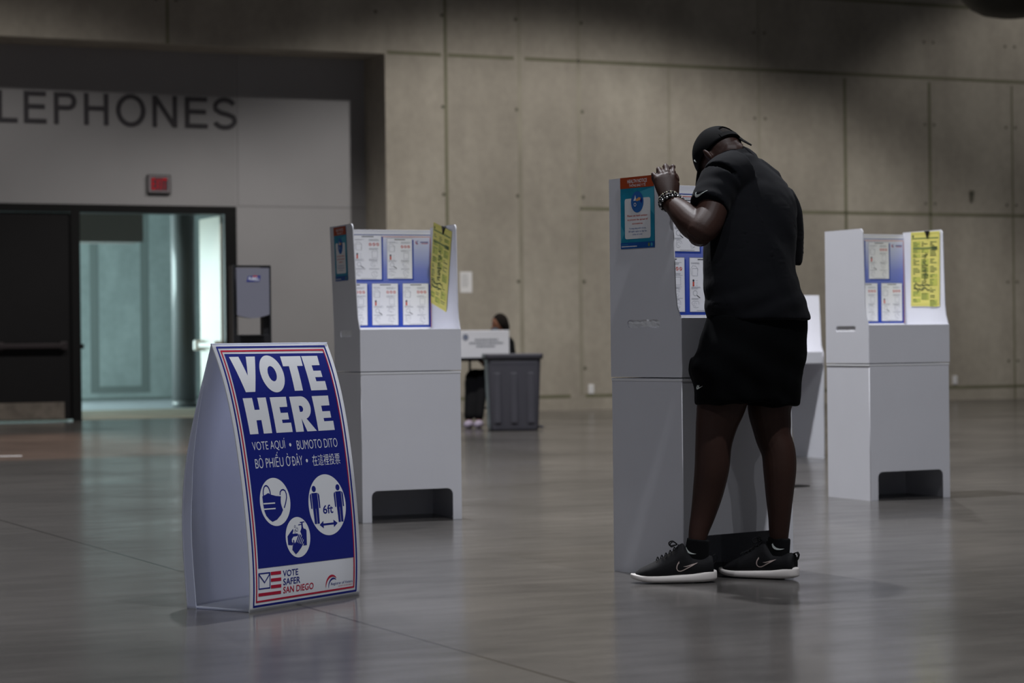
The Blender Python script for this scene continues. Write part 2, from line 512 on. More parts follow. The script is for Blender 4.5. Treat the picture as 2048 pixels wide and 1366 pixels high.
# ================================================================== THE SETTING
# floor (object space = site frame)
bm = bmesh.new()
box(bm, -30, 45, -42, 0.9, -0.25, 0.0)
bm_obj('floor', bm, M_FLOOR, structure=True, loc=WO, rotz=WANG)
bm = bmesh.new()
box(bm, -16, 10, 0.9, 12.6, -0.25, 0.0, 0)
box(bm, -16, 10, 0.9, 4.9, -0.2, 0.004, 1)
bm_obj('floor_corridor', bm, [M_CARPET, M_CARPET2], structure=True, loc=WO, rotz=WANG)

# concrete hall wall with joints and form-tie plugs
def strip(bm, s0, s1, z0, z1, mi, d=-0.002):
    box(bm, s0, s1, d, 0.01, z0, z1, mi)
def disc(bm, s, z, r, mi, d=0.0):
    cyl(bm, (s, d + 0.006, z), (s, d - 0.003, z), r, r, 14, mi)
bm = bmesh.new()
box(bm, 0.0, 45, 0, 0.95, 0, 11)
box(bm, -30, 0.0, 0, 0.95, 4.60, 11)
wj = 0.022
strip(bm, 0.845 - wj, 0.845 + wj, 0, 11, 1)
strip(bm, 1.90 - 0.03, 1.90 + 0.03, 0, 11, 2)
strip(bm, 2.77 - 0.03, 2.77 + 0.03, 0.2, 11, 2)
strip(bm, 4.14 - 0.022, 4.14 + 0.022, 0.2, 4.6, 2)
strip(bm, 5.56 - 0.022, 5.56 + 0.022, 0, 11, 2)
for s in (6.97, 8.41):
    strip(bm, s - 0.024, s + 0.024, 0.2, 4.56, 1)
strip(bm, 9.87 - 0.014, 9.87 + 0.014, 0, 4.56, 1)
for s in (11.3, 12.73, 14.16):
    strip(bm, s - 0.02, s + 0.02, 0.2, 4.56, 1)
strip(bm, -2.86 - 0.02, -2.86 + 0.02, 4.6, 11, 1)
strip(bm, -6.0 - 0.02, -6.0 + 0.02, 4.6, 11, 1)
zj = 4.62
for a, b in ((0.03, 0.78), (0.88, 1.82), (1.98, 26)):
    strip(bm, a, 45 if b == 26 else b, zj - wj, zj + wj, 1)
strip(bm, 2.77, 26, 2.645, 2.69, 1)
strip(bm, 4.2, 26, 5.64, 5.69, 1)
strip(bm, 0.0, 2.6, 0.16, 0.205, 1); strip(bm, 2.82, 26, 0.16, 0.205, 1)
for z in (5.13, 3.95, 2.82, 1.70, 0.55):
    for s in (-0.12, 0.80, 1.855, 2.82):
        if s > 0 or z > 4.7:
            disc(bm, s, z, 0.024, 3)
    for s in (5.49, 5.66, 8.33, 8.49, 9.76, 9.88 + 0.05, 11.22, 11.4):
        disc(bm, s, z, 0.021, 3)
for s in (-3.0, -2.75):
    disc(bm, s, 5.13, 0.02, 3)
bm_obj('wall_back', bm, [M_CONC, M_JOINT, M_SEAM, M_TIE], structure=True, loc=WO, rotz=WANG)

# recessed painted wall with the doors
DW = 0.71
bm = bmesh.new()
DX0, DX1, DZ = -4.92, -1.77, 2.665
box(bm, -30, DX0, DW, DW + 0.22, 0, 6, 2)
box(bm, DX1, 0.02, DW, DW + 0.22, 0, 6)
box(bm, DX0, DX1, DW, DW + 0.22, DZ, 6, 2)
box(bm, -1.746, -1.735, DW - 0.002, DW + 0.01, DZ, 4.6, 1)
box(bm, -1.74, -0.0, DW - 0.002, DW + 0.01, 2.668, 2.680, 1)
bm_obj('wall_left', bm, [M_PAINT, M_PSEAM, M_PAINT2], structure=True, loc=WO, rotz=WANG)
bm = bmesh.new()
box(bm, -30, 26, -42, 14, 11.0, 11.3)
bm_obj('ceiling', bm, M_ROOF, structure=True, loc=WO, rotz=WANG)

# corridor behind the doors
bm = bmesh.new()
CW = 10.6
box(bm, -16, 10, CW, CW + 0.4, 0, 6)
for s0, s1, z0, z1 in ((-1.00, -0.86, 0.24, 6), (-0.13, 0.01, 0.24, 6), (-1.0, 0.01, 0.13, 0.24), (-16, 10, 0.0, 0.05)):
    box(bm, s0, s1, CW - 0.004, CW + 0.02, z0, z1, 1)
bm_obj('wall_corridor', bm, [M_TEAL, M_TEALJ], structure=True, loc=WO, rotz=WANG)
bm = bmesh.new()
box(bm, 3.5, 3.8, 0.93, CW, 0, 4.2)
bm_obj('wall_corridor_end', bm, M_PAINT, structure=True, loc=WO, rotz=WANG)
bm = bmesh.new()
box(bm, -16, 10, 0.93, CW + 0.4, 4.0, 4.2)
bm_obj('ceiling_corridor', bm, M_PAINT, structure=True, loc=WO, rotz=WANG)
bm = bmesh.new()
box(bm, -9, -1.75, 4.9, 5.6, 2.40, 4.0)
bm_obj('trim_1', bm, mat('bulkhead_paint', (0.22, 0.21, 0.20, 1), 0.8), structure=True, loc=WO, rotz=WANG)
bm = bmesh.new()
cyl(bm, (-0.945, 5.60, 0.004), (-0.945, 5.60, 4.0), 0.178, n=48)
cyl(bm, (-0.945, 5.60, 0.004), (-0.945, 5.60, 0.10), 0.186, n=48)
col_o = bm_obj('column', bm, mat('painted_column', (0.12, 0.125, 0.125, 1), 0.25, 0.4), structure=True, loc=WO, rotz=WANG)

# doors: frame, closed dark leaf, opened pale leaf
fr = thing('door_1', 'black metal frame around the double doorway under the exit sign', 'door frame', WO, WANG)
fr['kind'] = 'structure'
bm = bmesh.new()
box(bm, DX0, DX1, DW - 0.02, DW + 0.24, 2.565, DZ, 0, 0.004)
box(bm, -1.93, DX1, DW - 0.02, DW + 0.24, 0, 2.57, 0, 0.004)
box(bm, -3.905, -3.79, DW - 0.02, DW + 0.24, 0, 2.57, 0, 0.004)
box(bm, DX0, -4.86, DW - 0.02, DW + 0.24, 0, 2.57, 0, 0.004)
bm_obj('door_frame', bm, M_BLACKM, fr)
bm = bmesh.new()
box(bm, -3.79, -3.745, DW + 0.02, DW + 0.06, 0.885, 0.945, 0, 0.004)
bm_obj('strike_latch', bm, M_BLACKM, fr)
lf = thing('door_2', 'closed black door leaf with push bar and scuffed kick plate', 'door', WO, WANG)
lf['kind'] = 'structure'
bm = bmesh.new(); box(bm, -4.86, -3.90, DW + 0.01, DW + 0.055, 0.02, 2.56, 0, 0.003)
bm_obj('door_leaf', bm, M_DOOR, lf)
bm = bmesh.new()
box(bm, -4.83, -4.03, DW - 0.075, DW - 0.03, 0.895, 0.955, 0, 0.008)
box(bm, -4.83, -4.76, DW - 0.06, DW + 0.01, 0.875, 0.975, 0, 0.008)
box(bm, -4.06, -3.97, DW - 0.06, DW + 0.01, 0.875, 0.975, 0, 0.008)
bm_obj('push_bar', bm, mat('dark_push_bar', rgb(58, 52, 54), 0.35, 0.5, 0.4), lf)
bm = bmesh.new(); box(bm, -4.84, -4.00, DW + 0.005, DW + 0.011, 0.03, 0.235, 0, 0.001)
bm_obj('kick_plate', bm, M_PLATE, lf)
# open leaf, hinged on the right jamb and swung into the corridor
hp = wp(-1.93, DW + 0.10, 0)
ol = thing('door_3', 'pale door leaf standing open into the bright corridor', 'door', hp, WANG + math.radians(180 - 91))
ol['kind'] = 'structure'
bm = bmesh.new(); box(bm, 0.0, 0.90, -0.022, 0.022, 0.02, 2.55, 0, 0.003)
bm_obj('door_leaf', bm, M_DOORW, ol)
bm = bmesh.new()
box(bm, 0.06, 0.86, 0.055, 0.095, 0.88, 0.945, 0, 0.012)
box(bm, 0.80, 0.90, 0.02, 0.125, 0.845, 0.98, 0, 0.02)
box(bm, 0.04, 0.12, 0.02, 0.10, 0.86, 0.965, 0, 0.01)
bm_obj('push_bar', bm, mat('pale_push_bar', rgb(214, 214, 205), 0.35, 0.5), ol)

# ================================================================== WALL-MOUNTED THINGS
# TELEPHONES lettering: every letter its own part
lt = thing('wall_lettering', 'large dark grey letters reading TELEPHONES high on the recessed wall', 'lettering', wp(-3.0, DW, 3.65), WANG)
LET = [('T', -5.50, -5.20), ('E', -5.13, -4.86), ('L', -4.79, -4.542), ('E', -4.465, -4.186), ('P', -4.094, -3.813), ('H', -3.719, -3.411), ('O', -3.316, -2.939), ('N', -2.849, -2.532), ('E', -2.428, -2.133), ('S', -2.067, -1.745)]
def letter_polys(ch, w, h=0.385, v=0.059, t=0.051):
    R = lambda x0, y0, x1, y1: [(x0, y0), (x1, y0), (x1, y1), (x0, y1)]
    if ch == 'T':
        return [[(0, h), (w, h), (w, h - t), (w / 2 + v / 2, h - t), (w / 2 + v / 2, 0), (w / 2 - v / 2, 0), (w / 2 - v / 2, h - t), (0, h - t)]]
    if ch == 'E':
        m = h * .53
        return [[(0, 0), (w, 0), (w, t), (v, t), (v, m - t / 2), (w * .93, m - t / 2), (w * .93, m + t / 2), (v, m + t / 2), (v, h - t), (w * .98, h - t), (w * .98, h), (0, h)]]
    if ch == 'L':
        return [[(0, 0), (w, 0), (w, t), (v, t), (v, h), (0, h)]]
    if ch == 'P':
        r = h * .275; cy = h - r
        return [[(0, 0), (v, 0), (v, h - 2 * r)] + arc(w - r, cy, r, r, -90, 90, 18, True) + [(0, h)], [(v, h - 2 * r + t), (v, h - t)] + arc(w - r, cy, r - v, r - t, 90, -90, 14, True)]
    if ch == 'H':
        m = h * .53
        return [[(0, 0), (v, 0), (v, m - t / 2), (w - v, m - t / 2), (w - v, 0), (w, 0), (w, h), (w - v, h), (w - v, m + t / 2), (v, m + t / 2), (v, h), (0, h)]]
    if ch == 'O':
        return [arc(w / 2, h / 2, w / 2, h / 2 + .008, n=56), arc(w / 2, h / 2, w / 2 - v, h / 2 + .008 - t, n=48)]
    if ch == 'N':
        return [[(0, 0), (v * .94, 0), (v * .94, h * .76), (w - v * 1.02, 0), (w, 0), (w, h), (w - v * .94, h), (w - v * .94, h * .24), (v * 1.02, h), (0, h)]]
    r = (h + .016 - t) / 4
    rx = w / 2 - v / 2
    c1, c2 = h + .008 - t / 2 - r, -.008 + t / 2 + r
    p = [(w / 2 + rx * .93 * math.cos(math.radians(a)), c1 + r * math.sin(math.radians(a))) for a in range(18, 181, 9)]
    p += [(w / 2 - rx * .93 + .004, c1 - r * .45), (w / 2 - rx * .45, c1 - r * .86), (w / 2 + rx * .35, c2 + r * .86), (w / 2 + rx * .90, c2 + r * .52)]
    p += [(w / 2 + rx * math.cos(math.radians(a)), c2 + r * math.sin(math.radians(a))) for a in range(0, -171, -9)]
    return [q for q in stroke(p, t * 1.06)]
for ch, a, b in LET:
    bm = bmesh.new()
    panel(bm, letter_polys(ch, b - a), 0.012, Matrix.Translation((a + 3.0, -0.006, 0)) @ Matrix(((1, 0, 0, 0), (0, 0, -1, 0), (0, 1, 0, 0), (0, 0, 0, 1))))
    bm_obj('letter', bm, M_LETTER, lt)

FACE = Matrix(((1, 0, 0, 0), (0, 0, -1, 0), (0, 1, 0, 0), (0, 0, 0, 1)))   # x right, y up, facing -y
ex = thing('exit_sign', 'small box sign reading EXIT in red above the doorway', 'exit sign', wp(-2.784, DW, 2.93), WANG)
bm = bmesh.new()
box(bm, -0.150, 0.150, -0.045, -0.0, -0.116, 0.116, 0, 0.006)
bm_obj('housing', bm, M_STAND, ex)
c = Canvas(0.001)
c.rect(-0.136, -0.102, 0.136, 0.102, M_EXITB, 1)
c.rect(-0.112, -0.084, 0.112, 0.084, M_INKD, 2)
for k, (ch, a, b) in enumerate((('E', -0.098, -0.056), ('X', -0.046, 0.006), ('I', 0.020, 0.034), ('T', 0.048, 0.098))):
    c.text(ch, a, -0.072, b, 0.072, M_EXITR, 3, offset=0.02)
c.done('sign_face', ex, Matrix.Translation((0, -0.0455, 0)) @ FACE)

def wall_paper(s, z, w, h):
    t = thing('paper_notice', 'small white paper notice taped to the concrete wall behind the left booth', 'notice', wp(s, 0, z), WANG)
    c = Canvas(0.0008)
    c.rect(-w / 2, -h / 2, w / 2, h / 2, M_PAPER, 4)
    c.rect(-w / 2, -h / 2, w / 2, h / 2, M_PAPER, 1)
    for i in range(7):
        y = h * (0.32 - i * 0.09)
        c.rect(-w * 0.36, y, w * random.uniform(0.1, 0.36), y + 0.007, M_INKG, 5)
    c.done('sheet', t, FACE)
wall_paper(1.10, 1.69, 0.17, 0.27)

def outlet(s, z, label):
    t = thing('wall_outlet', label, 'outlet', wp(s, 0, z), WANG, 'white electrical outlets low on the concrete wall')
    bm = bmesh.new(); box(bm, -0.04, 0.04, -0.012, 0, -0.062, 0.062, 0, 0.004)
    bm_obj('cover_plate', bm, M_PAPER, t)
    for dz in (-0.026, 0.026):
        bm = bmesh.new()
        box(bm, -0.018, 0.018, -0.0145, -0.011, dz - 0.014, dz + 0.014, 0, 0.003)
        for dx in (-0.007, 0.007):
            box(bm, dx - 0.002, dx + 0.002, -0.0152, -0.014, dz - 0.005, dz + 0.007, 1)
        bm_obj('socket', bm, [M_INKW, M_INKD], t)
outlet(2.905, 0.272, 'white outlet low on the concrete wall left of the occupied booth')
outlet(8.80, 0.289, 'white outlet low on the concrete wall right of the right booth')

t = thing('wall_anchor', 'dark triangular metal anchor plate on the concrete wall at upper right', 'anchor', wp(9.13, 0, 2.935), WANG)
bm = bmesh.new()
panel(bm, [[(-0.035, 0.085), (0.04, 0.085), (0.03, -0.01), (0.006, -0.085), (-0.02, -0.06), (-0.03, 0.0)]], 0.02, Matrix.Translation((0, -0.01, 0)) @ FACE)
bm_obj('plate', bm, M_TIE, t)
bm = bmesh.new(); cyl(bm, (0.0, -0.02, 0.045), (0.0, -0.035, 0.045), 0.014, n=12)
bm_obj('bolt', bm, M_STANDS, t)

# dark dome lamp hanging from the roof at the upper right
pl = at(2026, 34, 25.5)
t = thing('pendant_lamp', 'dark round hanging lamp shade cut off by the top right of the photo', 'lamp', (pl.x, pl.y, pl.z))
bm = bmesh.new()
prof = [(0.0, 0.02), (0.18, 0.0), (0.34, 0.035), (0.46, 0.10), (0.56, 0.20), (0.60, 0.28), (0.60, 0.32), (0.50, 0.42), (0.30, 0.56), (0.12, 0.66), (0.06, 0.80), (0.0, 0.80)]
rings = []
for r, z in prof:
    rings.append([bm.verts.new((r * math.cos(2 * math.pi * i / 48), r * math.sin(2 * math.pi * i / 48), z)) for i in range(48)] if r else [bm.verts.new((0, 0, z))] * 48)
for a, b in zip(rings, rings[1:]):
    for i in range(48):
        q = []
        for v in (a[i], a[(i + 1) % 48], b[(i + 1) % 48], b[i]):
            if v not in q:
                q.append(v)
        f = bm.faces.new(q); f.smooth = True
bm_obj('lamp_shade', bm, M_LAMP, t)
bm = bmesh.new(); cyl(bm, (0, 0, 0.78), (0, 0, 11.0 - pl.z), 0.012, n=8)
bm_obj('cable', bm, M_LAMP, t)

# ================================================================== A-FRAME SIGN
SGA = math.radians(57.0)
SW_ = Vector((math.cos(SGA), math.sin(SGA), 0)); SN = Vector((SW_.y, -SW_.x, 0))
SA = Vector((-0.9056, 7.8437, 0)); SWID, SHF, SHB, SHZ = 0.622, 0.157, 0.123, 0.92
S_BASE = SA - SN * SHF
CF = (-0.3401, 0.7528, -0.7277, 0.4723, 0.0); CB = (0.4061, -0.8596, 0.3067, 0.2698, 0.0)
def pv(c, t):
    r = 0.0
    for k in c:
        r = r * t + k
    return r
NT = 200
_ts = [i / NT for i in range(NT + 1)]
_ss = [0.0]
for i in range(NT):
    _ss.append(_ss[-1] + math.hypot(SHZ / NT, pv(CF, _ts[i + 1]) - pv(CF, _ts[i])))
ARC = _ss[-1]
def t_of_s(s):
    if s <= 0:
        return s / (ARC)
    lo, hi = 0, NT
    while hi - lo > 1:
        m = (lo + hi) // 2
        if _ss[m] <= s:
            lo = m
        else:
            hi = m
    return _ts[lo] + (_ts[hi] - _ts[lo]) * (s - _ss[lo]) / (_ss[hi] - _ss[lo])
def sign_pt(u, t, side, off=0.0):
    """local point on the front (+1) or back (-1) sheet; x along the sign, -y to the front"""
    tw = 0.021 * (u / SWID) * (1 - t)
    if side > 0:
        y = pv(CF, t)
        dy = (pv(CF, min(1, t + .004)) - pv(CF, max(0, t - .004))) / (min(1, t + .004) - max(0, t - .004))
        nrm = Vector((0, -SHZ, dy)).normalized()
        p = Vector((u, -(y + tw), SHZ * (1 - t)))
    else:
        y = pv(CB, t)
        dy = (pv(CB, min(1, t + .004)) - pv(CB, max(0, t - .004))) / (min(1, t + .004) - max(0, t - .004))
        nrm = Vector((0, SHZ, dy)).normalized()
        p = Vector((u, y - tw, SHZ * (1 - t)))
    return p + nrm * off
sg = thing('sidewalk_sign', 'white A-frame floor sign with blue VOTE HERE poster standing in front', 'sign', S_BASE, SGA)
def sign_sheet(name, side, thick, u0=0.0, u1=SWID):
    bm = bmesh.new()
    nt, nu = 60, 4
    g = {}
    for l, off in ((0, 0.0), (1, -thick)):
        for i in range(nt + 1):
            for j in range(nu + 1):
                g[l, i, j] = bm.verts.new(sign_pt(u0 + (u1 - u0) * j / nu, i / nt, side, off))
    for i in range(nt):
        for j in range(nu):
            for l in (0, 1):
                f = bm.faces.new((g[l, i, j], g[l, i, j + 1], g[l, i + 1, j + 1], g[l, i + 1, j])); f.smooth = True
        for j in (0, nu):
            bm.faces.new((g[0, i, j], g[0, i + 1, j], g[1, i + 1, j], g[1, i, j]))
    for i in (0, nt):
        for j in range(nu):
            bm.faces.new((g[0, i, j], g[0, i, j + 1], g[1, i, j + 1], g[1, i, j]))
    return bm_obj(name, bm, M_COROPLAST if side < 0 else M_FACE, sg)
front = sign_sheet('front_panel', 1, 0.004)
sign_sheet('back_panel', -1, 0.004)
bm = bmesh.new()
box(bm, 0.003, SWID - 0.003, -SHF + 0.004, SHB - 0.004, 0.002, 0.008, 0, 0.001)
bm_obj('base_panel', bm, M_COROPLAST, sg)
bm = bmesh.new()    # the folded side flap of the back sheet
pr = []
for i in range(41):
    t = 0.16 + 0.84 * i / 40
    y = pv(CB, t); w = 0.036 * min(1, (t - 0.1) * 2.2)
    pr.append(((y - 0.004, SHZ * (1 - t)), (y - 0.004 - w, SHZ * (1 - t))))
va = [[bm.verts.new((0.002 + k * 0.003, p[0][0], p[0][1])) for k in (0, 1)] + [bm.verts.new((0.002 + k * 0.003, p[1][0], p[1][1])) for k in (0, 1)] for p in pr]
for a, b in zip(va, va[1:]):
    for i, j in ((0, 2), (2, 3), (3, 1), (1, 0)):
        bm.faces.new((a[i], a[j], b[j], b[i]))
bm.faces.new((va[0][0], va[0][1], va[0][3], va[0][2])); bm.faces.new((va[-1][0], va[-1][2], va[-1][3], va[-1][1]))
bm_obj('side_flap', bm, M_COROPLAST, sg)

def uc(u, s):
    return u * (1 - 0.0467 * (1 - s / ARC))
class SignCanvas(Canvas):
    """artwork given as (u right, s down); wrapped onto the curved front sheet"""
    def P(self, pts, m, layer, fix=True):
        rings = pts if isinstance(pts[0][0], (list, tuple)) else [pts]
        self.poly([[((uc(u, s) if fix else u), -s) for u, s in r] for r in rings], m, layer)
    def T(self, txt, u0, s0, u1, s1, m, layer, offset=0.0, ref=None, fix=True, shear=0.0):
        sm = (s0 + s1) / 2
        a, b = (uc(u0, sm), uc(u1, sm)) if fix else (u0, u1)
        self.text(txt, a, -s1, b, -s0, m, layer, offset, shear, ref)
    def wrap(self, name, parent):
        bm = self.bm
        k = 0.01
        while k < 0.95:
            bmesh.ops.bisect_plane(bm, geom=bm.verts[:] + bm.edges[:] + bm.faces[:], dist=1e-6, plane_co=(0, -k, 0), plane_no=(0, 1, 0))
            k += 0.0125
        for f in bm.faces:
            f.normal_update()
            if f.normal.z < 0:
                f.normal_flip()
        for v in bm.verts:
            v.co = sign_pt(v.co.x, t_of_s(-v.co.y), 1, v.co.z + 0.0005)
        me = bpy.data.meshes.new(name); bm.to_mesh(me); bm.free()
        return link_mesh(name, me, self.mats, parent)
U0, U1 = 0.0155, 0.6035
def ring(a0, a1, s0, s1, w, r):
    return [rrect(a0, s0, a1, s1, r), rrect(a0 + w, s0 + w, a1 - w, s1 - w, max(r - w, 0.001))]
c = SignCanvas()
c.P(ring(U0, U1, 0.0125, 0.927, 0.0075, 0.004), M_NAVY, 1, False)
c.P(ring(0.0305, 0.5885, 0.0275, 0.9115, 0.0065, 0.003), M_RED, 1, False)
c.P([(0.0445, 0.0415), (0.5835, 0.0435), (0.5835, 0.8005), (0.0445, 0.795)], M_NAVY, 1, False)
c.wrap('printed_border', front)
c = SignCanvas()
E_ = lambda u0, u1, s0, s1: [(u0, s0), (u1, s0), (u1 - .004, s0 + .0365), (u0 + .043, s0 + .0365), (u0 + .043, s0 + .0575), (u1 - .008, s0 + .0575), (u1 - .008, s0 + .082), (u0 + .043, s0 + .082), (u0 + .043, s1 - .0335), (u1, s1 - .0335), (u1, s1), (u0, s1)]
c.P([(.066, .053), (.117, .053), (.1355, .124), (.157, .053), (.207, .053), (.1535, .1835), (.102, .1835)], M_INKW, 2)
c.P([arc(.273, .119, .0645, .0692, n=56), arc(.273, .119, .0232, .0285, n=40)], M_INKW, 2)
c.P([(.348, .0545), (.464, .0545), (.460, .0925), (.4265, .0925), (.4215, .185), (.3745, .185), (.380, .0925), (.3465, .0925)], M_INKW, 2)
c.P(E_(.4695, .5635, .0548, .186), M_INKW, 2)
c.P([(.077, .205), (.1275, .205), (.128, .2478), (.1555, .2478), (.156, .205), (.2025, .205), (.2005, .3328), (.1545, .3328), (.154, .2847), (.127, .2847), (.1255, .3328), (.0795, .3328)], M_INKW, 2)
c.P(E_(.2245, .3155, .2055, .333), M_INKW, 2)
c.P([[(.3345, .2062)] + [(.400, .2062)] + arc(.398, .2475, .0445, .0413, -90, 78, 20, True) + [(.4545, .3344), (.3995, .3344), (.379, .2865), (.3795, .334), (.335, .334)],
     [(.377, .2402)] + arc(.386, .2515, .0125, .0113, -90, 90, 12, True) + [(.377, .2628)]], M_INKW, 2)
c.P(E_(.4635, .5595, .2072, .3348), M_INKW, 2)
c.wrap('headline', front)
c = SignCanvas()
c.T('VOTE AQUÍ', .081, .360, .262, .3945, M_INKW, 2, -0.008, 'VOTE AQU')
c.wrap('spanish_line', front)
c = SignCanvas()
c.P(arc(.290, .378, .0058, .0062, n=20), M_INKW, 2)
c.wrap('bullet', front)
c = SignCanvas()
c.T('BUMOTO DITO', .327, .3645, .562, .397, M_INKW, 2, -0.008)
c.wrap('tagalog_line', front)
c = SignCanvas()
c.T('BỎ PHIẾU Ỏ', .083, .4195, .2765, .4525, M_INKW, 2, -0.005, 'BOPHI'); c.T('DÂY', .2885, .4195, .346, .4525, M_INKW, 2, -0.005, 'DAY'); c.P([(.2850, .4348), (.2975, .4348), (.2975, .4376), (.2850, .4376)], M_INKW, 3); c.P(stroke([(.2725, .427), (.2775, .425), (.2795, .4205)], .0024), M_INKW, 2)
c.wrap('vietnamese_line', front)
c = SignCanvas()
c.P(arc(.3705, .4385, .0058, .0062, n=20), M_INKW, 2)
c.wrap('bullet', front)
c = SignCanvas()
c.T('在這裡投票', .402, .4195, .563, .4595, M_INKW, 2, -0.004)
c.wrap('chinese_line', front)

# face-mask pictogram
c = SignCanvas()
c.P(arc(.1655, .573, .083, .0838, n=64), M_INKW, 2)
c.P([(.0985, .5495), (.115, .5455), (.1315, .5402), (.15, .5475), (.175, .553), (.1995, .5555), (.196, .57), (.1955, .58), (.1985, .592), (.2035, .604), (.19, .6195), (.165, .635), (.1392, .6408), (.124, .632), (.109, .618), (.102, .603), (.0985, .58)], M_NAVY, 3)
c.P(stroke(arc(.1245, .545, .0195, .031, 175, 360, 14, True), .0052), M_NAVY, 3)
c.P(stroke([(.196, .551), (.198, .541), (.206, .5345), (.217, .533), (.2265, .538), (.231, .549), (.230, .562), (.222, .580), (.211, .597)], .0052), M_NAVY, 3)
for s in (.5735, .5925):
    c.P([(.099, s), (.163, s + .001), (.163, s + .0055), (.1, s + .0045)], M_INKW, 4)
c.wrap('face_mask_icon', front)
# keep-apart pictogram
c = SignCanvas()
c.P(arc(.4565, .6015, .1075, .1092, n=72), M_INKW, 2)
for cu_, ds in ((.388, 0.0), (.5265, .002)):
    c.P(arc(cu_, .541 + ds, .0118, .0112, n=24), M_NAVY, 3)
    s0 = .5555 + ds
    c.P([(cu_ - .0165, s0), (cu_ + .0165, s0), (cu_ + .0165, s0 + .052), (cu_ + .014, s0 + .110), (cu_ + .0012, s0 + .110), (cu_ + .0006, s0 + .056), (cu_ - .0006, s0 + .056), (cu_ - .0012, s0 + .110), (cu_ - .014, s0 + .110), (cu_ - .0165, s0 + .052)], M_NAVY, 3)
    for q in (-1, 1):
        c.P([(cu_ + q * .0185, s0 + .001), (cu_ + q * .0255, s0 + .004), (cu_ + q * .0275, s0 + .012), (cu_ + q * .0265, s0 + .055), (cu_ + q * .0195, s0 + .055)], M_NAVY, 3)
c.T('6ft', .4275, .6015, .4865, .633, M_NAVY, 3, 0.018)
c.P([(.400, .6705), (.423, .657), (.423, .6668), (.482, .6668), (.482, .657), (.505, .6705), (.482, .684), (.482, .6742), (.423, .6742), (.423, .684)], M_NAVY, 3)
c.wrap('distancing_icon', front)
# hand-washing pictogram
c = SignCanvas()
c.P(arc(.2725, .704, .0687, .0708, n=56), M_INKW, 2)
c.P([(.2138, .697), (.232, .683), (.2485, .6725), (.249, .679), (.243, .690), (.262, .690), (.274, .692), (.272, .699), (.258, .70), (.247, .7), (.237, .708), (.236, .717), (.243, .724), (.238, .73), (.214, .727)], M_NAVY, 3)
c.P([(.287, .685), (.293, .677), (.2955, .671), (.296, .662), (.279, .6635), (.279, .660), (.297, .659), (.297, .6555), (.289, .655), (.289, .652), (.3155, .651), (.3155, .6545), (.304, .655), (.3045, .670), (.3075, .6765), (.317, .678), (.3225, .684), (.3185, .7355), (.297, .7355), (.302, .73), (.294, .70)], M_NAVY, 3)
c.P([(.243, .712), (.248, .711), (.250, .724), (.258, .719), (.276, .694), (.281, .694), (.279, .70), (.287, .695), (.290, .698), (.287, .705), (.294, .701), (.2965, .704), (.293, .711), (.299, .708), (.301, .711), (.296, .722), (.302, .72), (.303, .725), (.285, .742), (.266, .756), (.253, .7625), (.235, .745), (.238, .733), (.242, .726)], M_NAVY, 4)
for k in range(4):
    a = (.264 + .0085 * k, .722 + .0028 * k); b = (.281 + .0065 * k, .698 + .0055 * k)
    c.P(stroke([a, b], .0022), M_INKW, 5)
for (cx, cy, r) in ((.2595, .6655, .0045), (.269, .677, .0068), (.258, .6815, .005)):
    c.P([arc(cx, cy, r, r, n=20), arc(cx, cy, r - .0014, r - .0014, n=20)], M_NAVY, 4)
c.wrap('hand_washing_icon', front)
# ballot-envelope flag emblem and words
c = SignCanvas()
c.P([[(.044, .8105), (.109, .8115), (.108, .868), (.0437, .8672)], [(.0485, .815), (.1045, .816), (.1038, .8635), (.0483, .8627)]], M_NAVY, 1)
c.P(stroke([(.0475, .816), (.0765, .845), (.106, .817)], .0052), M_NAVY, 2)
for s in (.8115, .8345, .8575):
    c.P([(.111, s), (.168, s + .001), (.168, s + .0125), (.111, s + .0115)], M_RED, 1)
c.P([(.0432, .8795), (.167, .8812), (.167, .892), (.0432, .8905)], M_RED, 1)
c.T('VOTE', .178, .8125, .263, .8345, M_NAVY, 1, 0.012)
c.T('SAFER', .179, .841, .274, .864, M_NAVY, 1, 0.012)
c.T('SAN DIEGO', .179, .8695, .3495, .8925, M_RED, 1, 0.012)
c.wrap('vote_safer_emblem', front)
c = SignCanvas()
def crescent(cx, cy, r0, w, a0, a1, n=24):
    o = arc(cx, cy, r0, r0, a0, a1, n, True)
    i = []
    for k in range(n):
        f = k / (n - 1); rr = r0 - w * math.sin(math.pi * min(1, max(0.02, f))) ** 0.7
        a = math.radians(a0 + (a1 - a0) * f); i.append((cx + rr * math.cos(a), cy + rr * math.sin(a)))
    return o + i[::-1]
c.P(crescent(.4545, .8865, .0345, .0085, 165, 325), M_RED, 1)
c.P(crescent(.4625, .890, .0265, .0062, 160, 318), M_NAVY, 1)
c.T('Registrar of Voters', .451, .8805, .5775, .8925, M_NAVY, 1, 0.0, 'Registrar')
c.T('COUNTY OF SAN DIEGO', .4925, .8945, .577, .8985, M_RED, 1, 0.0)
c.wrap('registrar_emblem', front)

